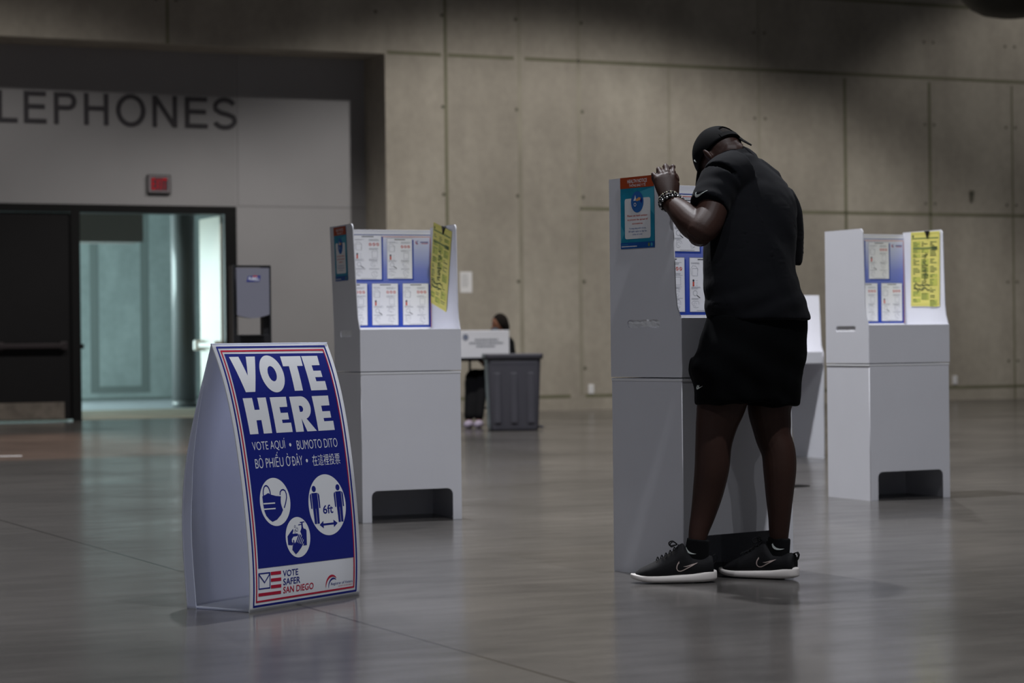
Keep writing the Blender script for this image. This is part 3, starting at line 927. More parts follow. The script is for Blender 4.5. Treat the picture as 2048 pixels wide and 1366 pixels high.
# ================================================================== VOTING BOOTHS
def booth(name_label, F, ang, W=0.54, D=0.43, H=1.527, crumple=.0006, flare=(0.0, 0.0), slot=True, up=0.0):
    """white corrugated booth; local x along the front, y to the back; origin under the front-left corner"""
    r = thing('voting_booth', name_label, 'voting booth', (F[0], F[1], 0), ang, 'white cardboard voting booths')
    T = 0.005
    zs, za = 0.766, 0.985 + up * .5
    H += up
    # lower box
    bm = bmesh.new()
    co = [(0, 0), (0.05, 0), (0.05, 0.125)] + arc(0.082, 0.128, 0.032, 0.032, 180, 90, 7, True) + arc(W - 0.080, 0.130, 0.032, 0.032, 90, 0, 7, True) + [(W - 0.048, 0), (W, 0), (W, zs), (0, zs)]
    panel(bm, [co], T, Matrix.Translation((0, T / 2, 0)) @ FACE)
    box(bm, 0, T, T, D, 0, zs); box(bm, W - T, W, T, D, 0, zs); box(bm, T, W - T, D - T, D, 0, zs)
    box(bm, T, W - T, T, D - T, zs - 0.012, zs - 0.007)
    bm_obj('lower_box', bm, M_WHITE, r)
    # folded lip between the two halves
    bm = bmesh.new()
    g = 0.003
    for a in ((-g, W + g, -g, 0), (-g, 0, 0, D), (W, W + g, 0, D)):
        box(bm, a[0], a[1], a[2], a[3], zs - 0.011, zs - 0.002, 0, 0.001)
    bm_obj('seam_lip', bm, M_PAPER, r)
    # upper half
    e = 0.0045
    bm = bmesh.new(); box(bm, -e, W + e, -e, -e + T, zs + 0.004, za, 0, 0.0015)
    bm_obj('front_apron', bm, M_WHITE, r)
    for k, xo in enumerate((-e, W + e - T)):
        bm = bmesh.new()
        pts = [(0, zs + 0.004), (D, zs + 0.004), (D, H)] + [(0.072, H)] + arc(0.072, H - 0.028, 0.028, 0.028, 90, 180, 6, True) + [(0.030, 1.10), (0.022, 1.04), (0.0, za)]
        polys = [pts]
        if slot and k == 0:
            polys.append(rrect(0.125, 0.949 + up * .5, 0.325, 0.981 + up * .5, 0.0155))
        panel(bm, polys, T, Matrix(((0, 0, 1, xo + T / 2), (1, 0, 0, 0), (0, 1, 0, 0), (0, 0, 0, 1))))
        if flare[k]:
            bmesh.ops.bisect_plane(bm, geom=bm.verts[:] + bm.edges[:] + bm.faces[:], dist=1e-6, plane_co=(0, 0, za), plane_no=(0, 0, 1))
            for v in bm.verts:
                if v.co.z > za:
                    v.co.x += flare[k] * (v.co.z - za) / (H - za)
        bm_obj('side_wing', bm, M_WHITE, r)
    bm = bmesh.new(); box(bm, -e + T, W + e - T, D - T, D, zs + 0.004, H - 0.012, 0, 0.001)
    bm_obj('back_panel', bm, M_WHITE, r)
    bm = bmesh.new(); box(bm, T, W - T, 0.002, D - T - 0.001, 0.925, 0.931)
    bm_obj('writing_shelf', bm, M_WHITE, r)
    bm = bmesh.new()      # crinkled insert behind the hand-hold; added at the right for the lit interior
    vs = {}
    for i in range(13):
        for j in range(5):
            vs[i, j] = bm.verts.new((0.0016 + crumple * random.uniform(-1, 1), 0.118 + 0.214 * i / 12, 0.944 + up * .5 + 0.042 * j / 4))
    for i in range(12):
        for j in range(4):
            bm.faces.new((vs[i, j], vs[i + 1, j], vs[i + 1, j + 1], vs[i, j + 1]))
    bm_obj('hand_hold_insert', bm, M_PAPER, r)
    return r

def frame_on(parent_obj, m):
    o_ = parent_obj.matrix_basis
    return o_ @ m

def sheet_print(c, x0, y0, w, h, seed, title=M_INKD):
    rnd = random.Random(seed)
    c.rect(x0 + .008, y0 - .008, x0 + w + .008, y0 + h - .008, M_BLUE2, 2)
    c.rect(x0, y0, x0 + w, y0 + h, M_PAPER, 3)
    c.poly(ringr(x0, y0, x0 + w, y0 + h, .0012), M_INKG, 4)
    X = lambda a: x0 + a * w
    Y = lambda b: y0 + b * h
    c.rect(X(.3), Y(.955), X(.72), Y(.972), title, 4)
    def lines(a, b, y, n, m=M_INKG):
        for k in range(n):
            c.rect(X(a), Y(y - .017 * k), X(a + (b - a) * rnd.uniform(.6, 1)), Y(y - .017 * k + .006), m, 4)
    lines(.06, .44, .90, 2); lines(.55, .94, .90, 3)
    for k in range(3):      # red prohibition marks
        cx, cy = X(.60 + .13 * k), Y(.79); q = .052 * w
        c.poly([arc(cx, cy, q, q, n=20), arc(cx, cy, q * .68, q * .68, n=20)], M_INKR, 4)
        c.poly(stroke([(cx - q * .6, cy + q * .6), (cx + q * .6, cy - q * .6)], q * .3), M_INKR, 5)
    lines(.55, .95, .70, 3)
    # hand outline and ballot outline
    hx, hy = X(.20), Y(.76)
    c.poly(stroke([(hx - .02, hy - .02), (hx - .022, hy + .008), (hx - .012, hy + .02), (hx + .004, hy + .018), (hx + .016, hy + .006), (hx + .012, hy - .018)], .0013), M_INKG, 4)
    c.poly(ringr(X(.10), Y(.66), X(.3), Y(.80), .0012), M_INKG, 4)
    c.poly(ringr(X(.66), Y(.49), X(.86), Y(.64), .0012), M_INKG, 4)
    for k, m in enumerate((M_INKD, M_INKR, M_INKR)):
        c.poly(arc(X(.14), Y(.575 - .042 * k), .0052, .0052, n=14), m, 4)
        c.rect(X(.22), Y(.573 - .042 * k), X(.30), Y(.577 - .042 * k), M_INKG, 4)
    lines(.06, .44, .455, 3); lines(.55, .94, .455, 3)
    mx, my = X(.20), Y(.345)
    c.poly([arc(mx, my, .0115, .0115, n=20), arc(mx, my, .0098, .0098, n=20)], M_INKG, 4)
    c.poly(stroke([(mx + .009, my - .009), (mx + .026, my - .02)], .0035), M_INKD, 4)
    for (a, b) in ((.72, .36), (.2, .14), (.76, .13)):
        pts = [(X(a) + .018 * math.cos(k * .7) * rnd.uniform(.6, 1.2), Y(b) + .018 * math.sin(k * .7) * rnd.uniform(.6, 1.2)) for k in range(9)]
        c.poly(stroke(pts, .0012), M_INKG, 4)
        pts = [(X(a) + .010 * math.cos(k * .9) * rnd.uniform(.6, 1.2), Y(b) + .010 * math.sin(k * .9) * rnd.uniform(.6, 1.2)) for k in range(7)]
        c.poly(stroke(pts, .0010), M_INKG, 4)
    lines(.06, .44, .245, 2); lines(.55, .94, .245, 2)
    c.rect(X(.25), Y(.02), X(.8), Y(.028), M_INKG, 4)
def ringr(x0, y0, x1, y1, w):
    return [[(x0, y0), (x1, y0), (x1, y1), (x0, y1)], [(x0 + w, y0 + w), (x1 - w, y0 + w), (x1 - w, y1 - w), (x0 + w, y1 - w)]]

def place_child_world(o, booth_o, m):
    bpy.context.view_layer.update()
    o.matrix_world = booth_o.matrix_world @ m

def instruction_poster(b, W, D, label, seed, up=0.0):
    """blue voting-instruction card standing against the inside of the booth's back"""
    w, h = W - 0.006, 0.505
    c = Canvas(0.0005)
    c.rect(0, -0.012, w, h, M_PAPER, 0)
    c.rect(0, 0.0, w, h - .028, M_GRAD, 1)
    c.rect(0, h - .0155, w, h - .012, M_BLUE2, 2); c.rect(0, h - .025, w, h - .0225, M_INKR, 2)
    c.rect(w - .0025, 0, w, h - .028, M_INKR, 2)
    R = w - .014
    for k in range(3):
        sheet_print(c, R - .146 - .172 * k, .012, .146, .222, seed + k)
    sheet_print(c, R - .088 - .144, .258, .142, .216, seed + 5)
    sheet_print(c, R - .262 - .158, .254, .158, .236, seed + 6)
    # small crescent emblem of the registrar at the upper right
    c.poly(crescent(w - .074, h - .052, .011, .004, 120, 300), M_RED, 3)
    c.poly(crescent(w - .070, h - .052, .008, .003, 60, 280), M_NAVY, 3)
    c.rect(w - .058, h - .054, w - .012, h - .050, M_NAVY, 3); c.rect(w - .052, h - .060, w - .014, h - .0575, M_RED, 3)
    o = c.done('instruction_poster')
    place_child_world(o, b, Matrix.Translation((0.003, D - 0.0065, 0.997 + up)) @ FACE)
    tag(o, label, 'poster', 'blue instruction posters inside the booths')
    return o

def health_notice(b, D, y_front, y_back, z_top, label, flare=0.0):
    """letter-size orange and teal notice taped outside the left wing"""
    w, h = 0.208, 0.280
    c = Canvas(0.0005)
    c.rect(0, 0, w, h, M_TEALP, 1)
    c.poly([(w * .52, h * .78), (w, h * .84), (w, h * .45)], M_TEALP2, 2)
    c.poly([(0, h * .34), (w * .12, h * .22), (0, h * .10)], M_TEALP2, 2)
    c.rect(0, h * .845, w, h, M_ORANGE, 3)
    c.text('HEALTH NOTICE', w * .22, h * .915, w * .80, h * .965, M_INKW, 4, 0.008)
    c.text('THÔNG BÁO Y TẾ', w * .27, h * .862, w * .76, h * .897, M_INKW, 4, 0.0, 0.0, 'THNG')
    c.poly(rrect(w * .13, h * .135, w * .89, h * .70, .010), M_PAPER, 3)
    c.poly(arc(w * .51, h * .645, w * .185, h * .148, n=48), M_DISC, 5)
    c.poly([(w * .43, h * .70), (w * .455, h * .745), (w * .475, h * .70), (w * .49, h * .665), (w * .40, h * .665)], M_INKW, 6)
    c.poly([(w * .46, h * .675), (w * .56, h * .71), (w * .62, h * .70), (w * .61, h * .67), (w * .5, h * .655)], M_SKINP, 7)
    c.poly([(w * .62, h * .70), (w * .665, h * .67), (w * .64, h * .62), (w * .60, h * .655)], M_NAVY, 7)
    c.rect(w * .41, h * .575, w * .49, h * .645, M_BLUEP, 6)
    c.poly([arc(w * .45, h * .61, .0075, .0075, n=18), arc(w * .45, h * .61, .0048, .0048, n=18)], M_INKW, 7)
    for k, s in enumerate(('Please use hand sanitizer', 'to prevent the spread of', 'coronavirus.')):
        q = .30 if k < 2 else .16
        c.text(s, w * (.51 - q), h * (.445 - .055 * k), w * (.51 + q), h * (.470 - .055 * k), M_INKR, 5, 0.01, 0.0, 'hand')
    for k, s in enumerate(('Vui lòng dùng nước rửa tay', 'để ngăn ngừa sự lây lan', 'của vi-rút.')):
        q = (.25, .27, .15)[k]
        c.text(s, w * (.51 - q), h * (.270 - .042 * k), w * (.51 + q), h * (.290 - .042 * k), M_BLUEP, 5, 0.0, 0.0, 'hand')
    c.rect(0, 0, w, h * .085, M_BLUEP, 3)
    x = .03
    while x < .47:
        d = random.uniform(.018, .035); c.rect(w * x, h * .024, w * (x + d), h * .038, M_INKW, 4); x += d + .008
    c.rect(w * .03, h * .055, w * .22, h * .06, M_TEALP2, 4)
    for x in (.84, .92):
        c.poly(arc(w * x, h * .043, .006, .0075, n=16), M_TEALP2 if x > .9 else M_GREENI, 4)
    o = c.done('health_notice')
    # x axis runs from the booth's back to its front so the writing reads from outside
    k = flare / 0.542
    place_child_world(o, b, axes_mtx((-0.0062 + k * (z_top - h - 0.985), y_back, z_top - h), (0, -1, 0), Vector((k, 0, 1)).normalized()))
    tag(o, label, 'notice', 'orange and teal health notices on the booth wings')
    return o

def yellow_sheet(b, W, D, y_back, z_top, rot, label, seed):
    rnd = random.Random(seed)
    w, h = 0.280, 0.430
    root = bpy.data.objects.new('yellow_ballot_sheet', None); COL.objects.link(root); root.empty_display_size = .05
    c = Canvas(0.0006)
    c.rect(0, 0, w, h, M_YELLOW, 1)
    c.poly(ringr(.008, .010, w - .008, h - .010, .0016), M_GREENI2, 2)
    c.rect(.012, h - .040, w - .012, h - .034, M_GREENI, 2); c.poly(arc(.022, h - .024, .008, .008, n=16), M_GREEND, 2)
    for k in range(3):
        x0 = .020 + .082 * k
        y = h - .055
        while y > .03:
            n = rnd.choice((2, 3, 4))
            if rnd.random() < .55:
                c.rect(x0, y - .010 * n, x0 + .074, y, M_GREENI2, 2)
            for q in range(n):
                c.rect(x0 + .004, y - .010 * q - .006, x0 + rnd.uniform(.02, .072), y - .010 * q - .0025, M_GREENI if rnd.random() < .75 else M_GREEND, 3)
            y -= .010 * n + rnd.uniform(.006, .014)
    c.rect(.022, h - .098, w - .02, h - .090, M_GREENI, 4); c.rect(w - .075, h - .104, w - .022, h - .086, M_GREEND, 4)
    # handwritten-looking dark scrawl down the middle and across the lower part
    for a, bq in ((.72, .50), (.5, .33)):
        pts = [(w * (.5 + .09 * math.sin(k * 2.3)) + rnd.uniform(-.012, .012), h * (a + (bq - a) * k / 12)) for k in range(13)]
        c.poly(stroke(pts, .0045), M_GREEND, 5)
    for y in (.285, .225):
        pts = [(w * (.12 + .55 * k / 8), h * y + rnd.uniform(-.008, .012)) for k in range(9)]
        c.poly(stroke(pts, .0060), M_GREEND, 5)
    c.done('sheet', root)
    bm = bmesh.new()
    panel(bm, [[(w * .5, h + .004), (w * .66, h + .004), (w * .62, h - .014), (w * .585, h - .036), (w * .555, h - .014)]], .008, Matrix.Translation((0, 0, .004)))
    bm_obj('clip', bm, M_CLIP, root)
    m = axes_mtx((W - 0.004, y_back, z_top), (0, -1, 0), (0, 0, 1))
    # inside face of the right wing looks towards -x
    m = Matrix(((0, 0, -1, W - 0.0035), (-1, 0, 0, y_back), (0, 1, 0, z_top), (0, 0, 0, 1)))
    place_child_world(root, b, m @ Matrix.Rotation(rot, 4, 'Z') @ Matrix.Translation((0, -h, 0)))
    tag(root, label, 'paper sheet', 'yellow sheets clipped inside the booths')
    return root

B_M = booth('white cardboard voting booth with the man in black bent over it', (0.648, 8.78), math.radians(36.0), W=0.565, up=0.026, crumple=.0042)
instruction_poster(B_M, 0.565, 0.43, 'blue instruction poster half hidden behind the man in black', 11, 0.018)
health_notice(B_M, 0.43, .147, .355, 1.5535, 'large orange and teal health notice beside the man\'s raised hand')
B_L = booth('white cardboard voting booth behind the blue floor sign', (-0.770, 11.705), math.radians(22.0), W=0.54, flare=(-0.018, 0.0))
instruction_poster(B_L, 0.54, 0.43, 'blue instruction poster in the booth behind the floor sign', 31)
health_notice(B_L, 0.43, .15, .358, 1.520, 'health notice seen edge-on on the booth behind the floor sign', -0.018)
yellow_sheet(B_L, 0.54, 0.43, 0.365, 1.555, math.radians(-13), 'tilted yellow sheet sticking up above the booth behind the floor sign', 3)
B_R = booth('white cardboard voting booth standing empty at the right', (1.998, 12.867), WANG, W=0.54)
instruction_poster(B_R, 0.54, 0.43, 'blue instruction poster in the empty booth at the right', 51)
yellow_sheet(B_R, 0.54, 0.43, 0.346, 1.524, math.radians(-1.0), 'straight yellow sheet in the empty booth at the right', 5)

# low accessible booth behind the man
g = Vector((2.366, 17.46, 0)) - WE * 0.92
ab = thing('accessible_voting_booth', 'low wide white voting table with upright screens half hidden behind the man', 'voting booth', g, WANG)
for x in (0.0, 0.915):
    bm = bmesh.new()
    panel(bm, [[(0, 0), (0.42, 0), (0.52, 0.70), (0.52, 1.25), (0.06, 1.24), (0.03, 0.86), (0.0, 0.80)]], .005, Matrix(((0, 0, 1, x + .0025), (1, 0, 0, 0), (0, 1, 0, 0), (0, 0, 0, 1))))
    bm_obj('side_screen', bm, M_WHITE, ab)
bm = bmesh.new(); box(bm, 0.005, 0.915, 0.505, 0.51, 0.72, 1.25); bm_obj('back_screen', bm, M_WHITE, ab)
bm = bmesh.new(); box(bm, 0.005, 0.915, 0.02, 0.505, 0.745, 0.752); box(bm, 0.005, 0.90, -0.012, 0.02, 0.722, 0.812, 0, .004)
bm_obj('table_tray', bm, M_WHITE, ab)
bm = bmesh.new(); box(bm, 0.005, 0.915, 0.495, 0.50, 0.0, 0.745); bm_obj('leg_panel', bm, M_WHITE, ab)

# round dark floor sticker
bm = bmesh.new(); cyl(bm, (0, 0, 0.0), (0, 0, 0.0015), 0.135, n=40)
o = bm_obj('floor_sticker', bm, mat('black_vinyl', rgb(14, 14, 15), 0.9, 0.05), loc=(1.70, 14.24, 0.0005))
tag(o, 'dark round sticker on the floor right of the man\'s leg', 'floor sticker')

g = at(0, 908, 19.3)
bm = bmesh.new(); box(bm, -0.30, 0.18, -0.035, 0.035, 0, 0.0012)  # thin pale strip lying flat on the floor
o = bm_obj('floor_strip', bm, M_PAPER, loc=(g.x, 19.3, 0.0004), rotz=0.1)
tag(o, 'pale flat strip on the floor at the far left edge of the photo', 'floor tape')

# ================================================================== HAND SANITISER STAND
sl = at(467, 690, 16.4)
st = thing('sanitizer_stand', 'black floor stand holding a grey hand sanitizer dispenser by the doorway', 'sanitizer stand', (sl.x, sl.y, 0), WANG)
FW = 0.288
bm = bmesh.new()
box(bm, 0, 0.016, 0, 0.085, 0.06, 1.482, 0, .003); box(bm, FW - .016, FW, 0, 0.085, 0.06, 1.482, 0, .003)
box(bm, 0.016, FW - .016, 0, 0.085, 1.468, 1.482, 0, .003); box(bm, 0.016, FW - .016, 0, 0.085, 0.06, 0.985, 0, .003)
box(bm, FW - .055, FW - .016, 0.02, 0.085, 0.985, 1.468)
box(bm, 0.016, 0.035, 0.02, 0.085, 0.985, 1.13)
bm_obj('frame', bm, M_STAND, st)
bm = bmesh.new(); box(bm, -0.0025, 0, 0.002, 0.083, 0.07, 1.478); bm_obj('side_plate', bm, M_STANDS, st)
bm = bmesh.new(); box(bm, -0.07, FW + .07, -0.09, 0.17, 0.0, 0.06, 0, .008); bm_obj('base', bm, M_STAND, st)
bm = bmesh.new()
dp = [(0.022, 1.462), (0.022, 1.125)] + [(0.022 + (FW - .044) * k / 16, 1.125 - .022 * math.sin(math.pi * min(1, k / 16 * 1.05))) for k in range(1, 16)] + [(FW - .022, 1.128), (FW - .022, 1.462)]
panel(bm, [dp], 0.07, Matrix.Translation((0, 0.012, 0)) @ FACE)
dsp = bm_obj('dispenser', bm, M_DISP, st)
bv = dsp.modifiers.new('bevel', 'BEVEL'); bv.width = .010; bv.segments = 3
c = Canvas(0.0006)
x0, y0 = FW * .33, 1.362
c.poly([(x0, y0), (x0 + .096, y0 + .003), (x0 + .106, y0 + .046), (x0 + .052, y0 + .043), (x0 + .012, y0 + .040)], M_NAVY, 1)
c.poly([(x0 + .044, y0 + .036), (x0 + .052, y0 + .045), (x0 + .080, y0 + .044), (x0 + .080, y0 + .036)], M_RED, 2)
c.text('PURELL', x0 + .013, y0 + .010, x0 + .095, y0 + .034, M_INKW, 3, 0.02, 0.25)
c.done('dispenser_logo', dsp, Matrix.Translation((0, -0.0235, 0)) @ FACE)
bm = bmesh.new(); box(bm, 0.05, FW - .06, -0.03, 0.05, 0.975, 0.985, 0, .003); bm_obj('drip_tray', bm, M_STAND, st)

# ================================================================== TABLE, BOX, BIN
tb = at(915, 722, 24.4)
TBL = thing('folding_table', 'long folding table against which the grey bin stands', 'table', (tb.x - .9, tb.y - .43, 0), WANG)
TL, TD, TH_ = 1.60, 0.75, 0.745
bm = bmesh.new(); box(bm, 0, TL, 0, TD, TH_ - .035, TH_, 0, .006); bm_obj('tabletop', bm, M_DARKC, TBL)
for x in (0.16, TL - .16):
    for y in (0.09, TD - .09):
        bm = bmesh.new(); cyl(bm, (x, y, 0), (x, y, TH_ - .03), .014, n=12); bm_obj('leg', bm, M_STANDS, TBL)
for x in (0.16, TL - .16):
    bm = bmesh.new(); cyl(bm, (x, .09, .2), (x, TD - .09, .2), .010, n=10)
    bm_obj('cross_bar', bm, M_STANDS, TBL)
# white box on the table
q0, q1 = at(916, 722, 24.55), at(1019, 722, 24.75)
bx = thing('cardboard_box', 'white cardboard box with seal and printed lines on the table behind the bin', 'box', (q0.x, q0.y, TH_), math.atan2(q1.y - q0.y, q1.x - q0.x))
bl = (q1 - q0).length
bm = bmesh.new(); box(bm, 0, bl, 0, 0.36, 0.0, 0.290, 0, .004)
bxo = bm_obj('carton', bm, M_WHITE, bx)
c = Canvas(0.001)
c.poly(arc(bl * .15, .222, .032, .034, n=28), mat('print_slate', rgb(120, 128, 150), .6), 1); c.poly([arc(bl * .15, .222, .026, .028, n=24), arc(bl * .15, .222, .022, .024, n=24)], M_INKG, 2)
for y, a, b in ((.185, .33, .78), (.150, .22, .88), (.115, .36, .72)):
    x = a
    while x < b:
        d = random.uniform(.03, .07); c.rect(bl * x, y, bl * min(b, x + d), y + .018, M_INKG, 1); x += d + .012
c.done('printed_lines', bxo, Matrix.Translation((0, -0.0012, 0)) @ FACE)
bm = bmesh.new()
for k in (-1, 1):
    box(bm, 0.004, bl - .004, 0.18 + (0.001 if k > 0 else -.176), 0.18 + (.176 if k > 0 else -0.001), 0.289, 0.294)
bm_obj('top_flaps', bm, M_WHITE, bx)

# grey wheeled-type waste bin
bl_, br_ = at(975, 862, 23.5), at(1077, 862, 23.4)
bn = thing('waste_bin', 'tall grey plastic waste bin at the end of the folding table', 'bin', ((bl_.x + br_.x) / 2, 23.75, 0), math.radians(4))
hw, hd, bh = 0.262, 0.26, 0.79
def taper_ring(bm, z, wx, wy, r, n=7):
    return [bm.verts.new((x, y, z)) for x, y in rrect(-wx, -wy, wx, wy, r, n)]
def bridge(bm, A, B):
    n = len(A)
    for i in range(n):
        f = bm.faces.new((A[i], A[(i + 1) % n], B[(i + 1) % n], B[i])); f.smooth = True
bm = bmesh.new()
R = [taper_ring(bm, z, hw * k, hd * k, .05) for z, k in ((0.0, .93), (.03, .955), (.70, 1.05), (bh - .05, 1.06))]
for a, b in zip(R, R[1:]):
    bridge(bm, a, b)
bm.faces.new(R[0][::-1])
I = [taper_ring(bm, z, hw * k, hd * k, .045) for z, k in ((bh - .05, 1.03), (.04, .92))]
bridge(bm, I[0], I[1]); bm.faces.new(I[1]); bridge(bm, R[-1], I[0])
bm_obj('bin_body', bm, M_BIN, bn)
bm = bmesh.new()
A = [taper_ring(bm, z, hw * k, hd * k, .055) for z, k in ((bh - .055, 1.062), (bh - .055, 1.135), (bh - .008, 1.15), (bh, 1.135), (bh, 1.03), (bh - .055, 1.02))]
for a, b in zip(A, A[1:]):
    bridge(bm, a, b)
bridge(bm, A[-1], A[0])
bm_obj('rim', bm, M_BIN, bn)
bm = bmesh.new()
for x in (-.17, .0, .17):
    sl_ = (0.05 * hd) / .7
    box(bm, x - .035, x + .035, -hd * 1.055, -hd * .93, .08, .60, 0, .012)
bm_obj('recess_ribs', bm, M_BIN, bn)
bm = bmesh.new(); box(bm, hw * 1.0, hw * 1.0 + .05, -.06, .06, .02, .045, 0, .006); bm_obj('foot_tab', bm, M_BIN, bn)

# ================================================================== PEOPLE
def solid(parts, voxel, smooth_it=6, fac=0.5):
    """union of closed lofts -> one continuous skin (voxel remesh, then smoothing)"""
    me = bpy.data.meshes.new('tmp'); bm = bmesh.new()
    for p in parts:
        p(bm)
    bmesh.ops.recalc_face_normals(bm, faces=bm.faces[:])
    bm.to_mesh(me); bm.free()
    o = bpy.data.objects.new('tmp', me); COL.objects.link(o)
    r = o.modifiers.new('r', 'REMESH'); r.mode = 'VOXEL'; r.voxel_size = voxel; r.adaptivity = 0
    if smooth_it:
        sm = o.modifiers.new('s', 'SMOOTH'); sm.factor = fac; sm.iterations = smooth_it
    out = bpy.data.meshes.new_from_object(o.evaluated_get(bpy.context.evaluated_depsgraph_get()))
    bpy.data.objects.remove(o); bpy.data.meshes.remove(me)
    return out
def catmull(P, k):
    out = []
    n = len(P)
    for i in range(n - 1):
        p0 = P[max(0, i - 1)]; p1 = P[i]; p2 = P[i + 1]; p3 = P[min(n - 1, i + 2)]
        for j in range(k):
            t = j / k
            out.append(tuple(0.5 * ((2 * b) + (-a + c_) * t + (2 * a - 5 * b + 4 * c_ - d) * t * t + (-a + 3 * b - 3 * c_ + d) * t ** 3) for a, b, c_, d in zip(p0, p1, p2, p3)))
    out.append(tuple(P[-1]))
    return out
def tube(pts, wide=None, k=5, n=22, round_ends=True, flat=False):
    """loft through (centre, r_wide, r_thin); wide = direction of the wide axis; flat keeps rings level"""
    rows = [tuple(p[0]) + (p[1], p[2] if len(p) > 2 else p[1]) for p in pts]
    rows = catmull(rows, k)
    C = [Vector(r[:3]) for r in rows]
    def build(bm):
        rings = []
        m = len(C)
        def add(c, ax, a, b):
            if flat:
                ax = Vector((0, 0, 1)) if ax.z > 0 else Vector((0, 0, -1))
            w = (Vector(wide) if wide is not None else ax.orthogonal())
            w = (w - ax * w.dot(ax)).normalized(); q = ax.cross(w)
            rings.append([bm.verts.new(c + w * (a * math.cos(2 * math.pi * i / n)) + q * (b * math.sin(2 * math.pi * i / n))) for i in range(n)])
        for i in range(m):
            ax = (C[min(m - 1, i + 1)] - C[max(0, i - 1)]).normalized()
            a, b = max(rows[i][3], 1e-4), max(rows[i][4], 1e-4)
            if i == 0 and round_ends:
                for f in (0.92, 0.6):
                    h = math.sqrt(1 - (1 - f) ** 2) if False else f
                    add(C[i] - ax * min(a, b) * f, ax, a * math.sqrt(1 - f * f), b * math.sqrt(1 - f * f))
            add(C[i], ax, a, b)
            if i == m - 1 and round_ends:
                for f in (0.6, 0.92):
                    add(C[i] + ax * min(a, b) * f, ax, a * math.sqrt(1 - f * f), b * math.sqrt(1 - f * f))
        for A, B in zip(rings, rings[1:]):
            for i in range(n):
                bm.faces.new((A[i], A[(i + 1) % n], B[(i + 1) % n], B[i]))
        bm.faces.new(rings[0][::-1]); bm.faces.new(rings[-1])
    return build
def egg(c, a, b, d):
    """ellipsoid with three given semi-axis vectors"""
    def build(bm):
        ball(bm, c, 1, 12, 0, (Vector(a), Vector(b), Vector(d)))
    return build
def rel(o_name, me, mats, base, parent=None, smooth=True):
    """mesh in world coordinates -> object whose origin is the person's standing point"""
    me.transform(Matrix.Translation(-Vector(base)))
    o = link_mesh(o_name, me, mats, parent, smooth)
    if parent is None:
        o.location = base
    return o
def wrinkle(me, fn):
    for v in me.vertices:
        v.co = v.co + v.normal * fn(v.co)
def decal(name, polys, m, target_me, center, xd, yd, size, ray, parent, base, off=0.0012, dens=0.004, thick=0.0):
    """mark printed on a curved cloth surface"""
    me = curve_mesh(polys)
    bm = bmesh.new(); bm.from_mesh(me); bpy.data.meshes.remove(me)
    bmesh.ops.triangulate(bm, faces=bm.faces[:])
    for it in range(3):
        es = [e for e in bm.edges if e.calc_length() * size > dens]
        if not es:
            break
        bmesh.ops.subdivide_edges(bm, edges=es, cuts=1)
    tm = bmesh.new(); tm.from_mesh(target_me); tree = BVHTree.FromBMesh(tm); tm.free()
    xd, yd, ray = Vector(xd).normalized(), Vector(yd).normalized(), Vector(ray).normalized()
    for v in bm.verts:
        p = Vector(center) + xd * (v.co.x * size) + yd * (v.co.y * size)
        q = p - ray * 0.4
        h = tree.ray_cast(q, ray, 1.0)
        v.co = (h[0] - ray * off) if h[0] is not None else p
    for f in bm.faces:
        f.normal_update()
        if f.normal.dot(ray) > 0:
            f.normal_flip()
    out = bpy.data.meshes.new(name); bm.to_mesh(out); bm.free()
    out.transform(Matrix.Translation(-Vector(base)))
    return link_mesh(name, out, m, parent)

def hand_parts(wrist, d, nrm, thumb, scale, curls, spread=0.05, thumb_pose=(0.9, 0.5), tcurl=0.5):
    """palm, four jointed fingers of different lengths and a thumb leaving the side of the palm"""
    d = Vector(d).normalized(); nrm = Vector(nrm); nrm = (nrm - d * nrm.dot(d)).normalized()
    th = Vector(thumb); th = (th - d * th.dot(d) - nrm * th.dot(nrm)).normalized()
    W_ = Vector(wrist); S = scale
    parts = [tube([(W_ - d * .012 * S, .031 * S, .024 * S), (W_ + d * .02 * S, .034 * S, .023 * S), (W_ + d * .055 * S, .042 * S, .020 * S), (W_ + d * .088 * S, .043 * S, .016 * S)], wide=th, k=4)]
    info = [(.030, .094, .0100, (.046, .027, .021)), (.0105, .099, .0105, (.050, .031, .022)), (-.0095, .096, .0098, (.047, .029, .022)), (-.029, .088, .0086, (.037, .022, .019))]
    for k, (off, ln, r, seg) in enumerate(info):
        cu = curls[k]
        p = W_ + d * (ln * S) + th * (off * S) + nrm * .002 * S
        dirv = (d + th * spread * off / .03).normalized()
        chain = [(p - d * .022 * S, r * 1.02 * S), (p + nrm * .0015 * S, r * 1.12 * S)]
        ang = 0.0
        for q in range(3):
            ang += cu[q]
            v = dirv * math.cos(ang) - nrm * math.sin(ang)
            p2 = p + v * seg[q] * S
            f = (1.0, .92, .82)[q]
            chain.append(((p + p2) / 2, r * f * .96 * S)); chain.append((p2, r * f * (1.0 if q < 2 else .8) * S))
            p = p2
        parts.append(tube(chain, k=3, n=14))
    p = W_ + d * .028 * S + th * .026 * S - nrm * .004 * S
    v1 = (d * math.cos(thumb_pose[0]) + th * math.sin(thumb_pose[0]) - nrm * thumb_pose[1]).normalized()
    v2 = (d * math.cos(tcurl) - nrm * math.sin(tcurl) + th * .1).normalized()
    p1 = p + v1 * .042 * S; p2 = p1 + (v1 * .4 + v2).normalized() * .032 * S; p3 = p2 + v2 * .026 * S
    parts.append(tube([(p - v1 * .016 * S, .016 * S), (p, .0165 * S), (p1, .0125 * S), (p2, .0115 * S), (p3, .0088 * S)], k=4, n=14))
    return parts

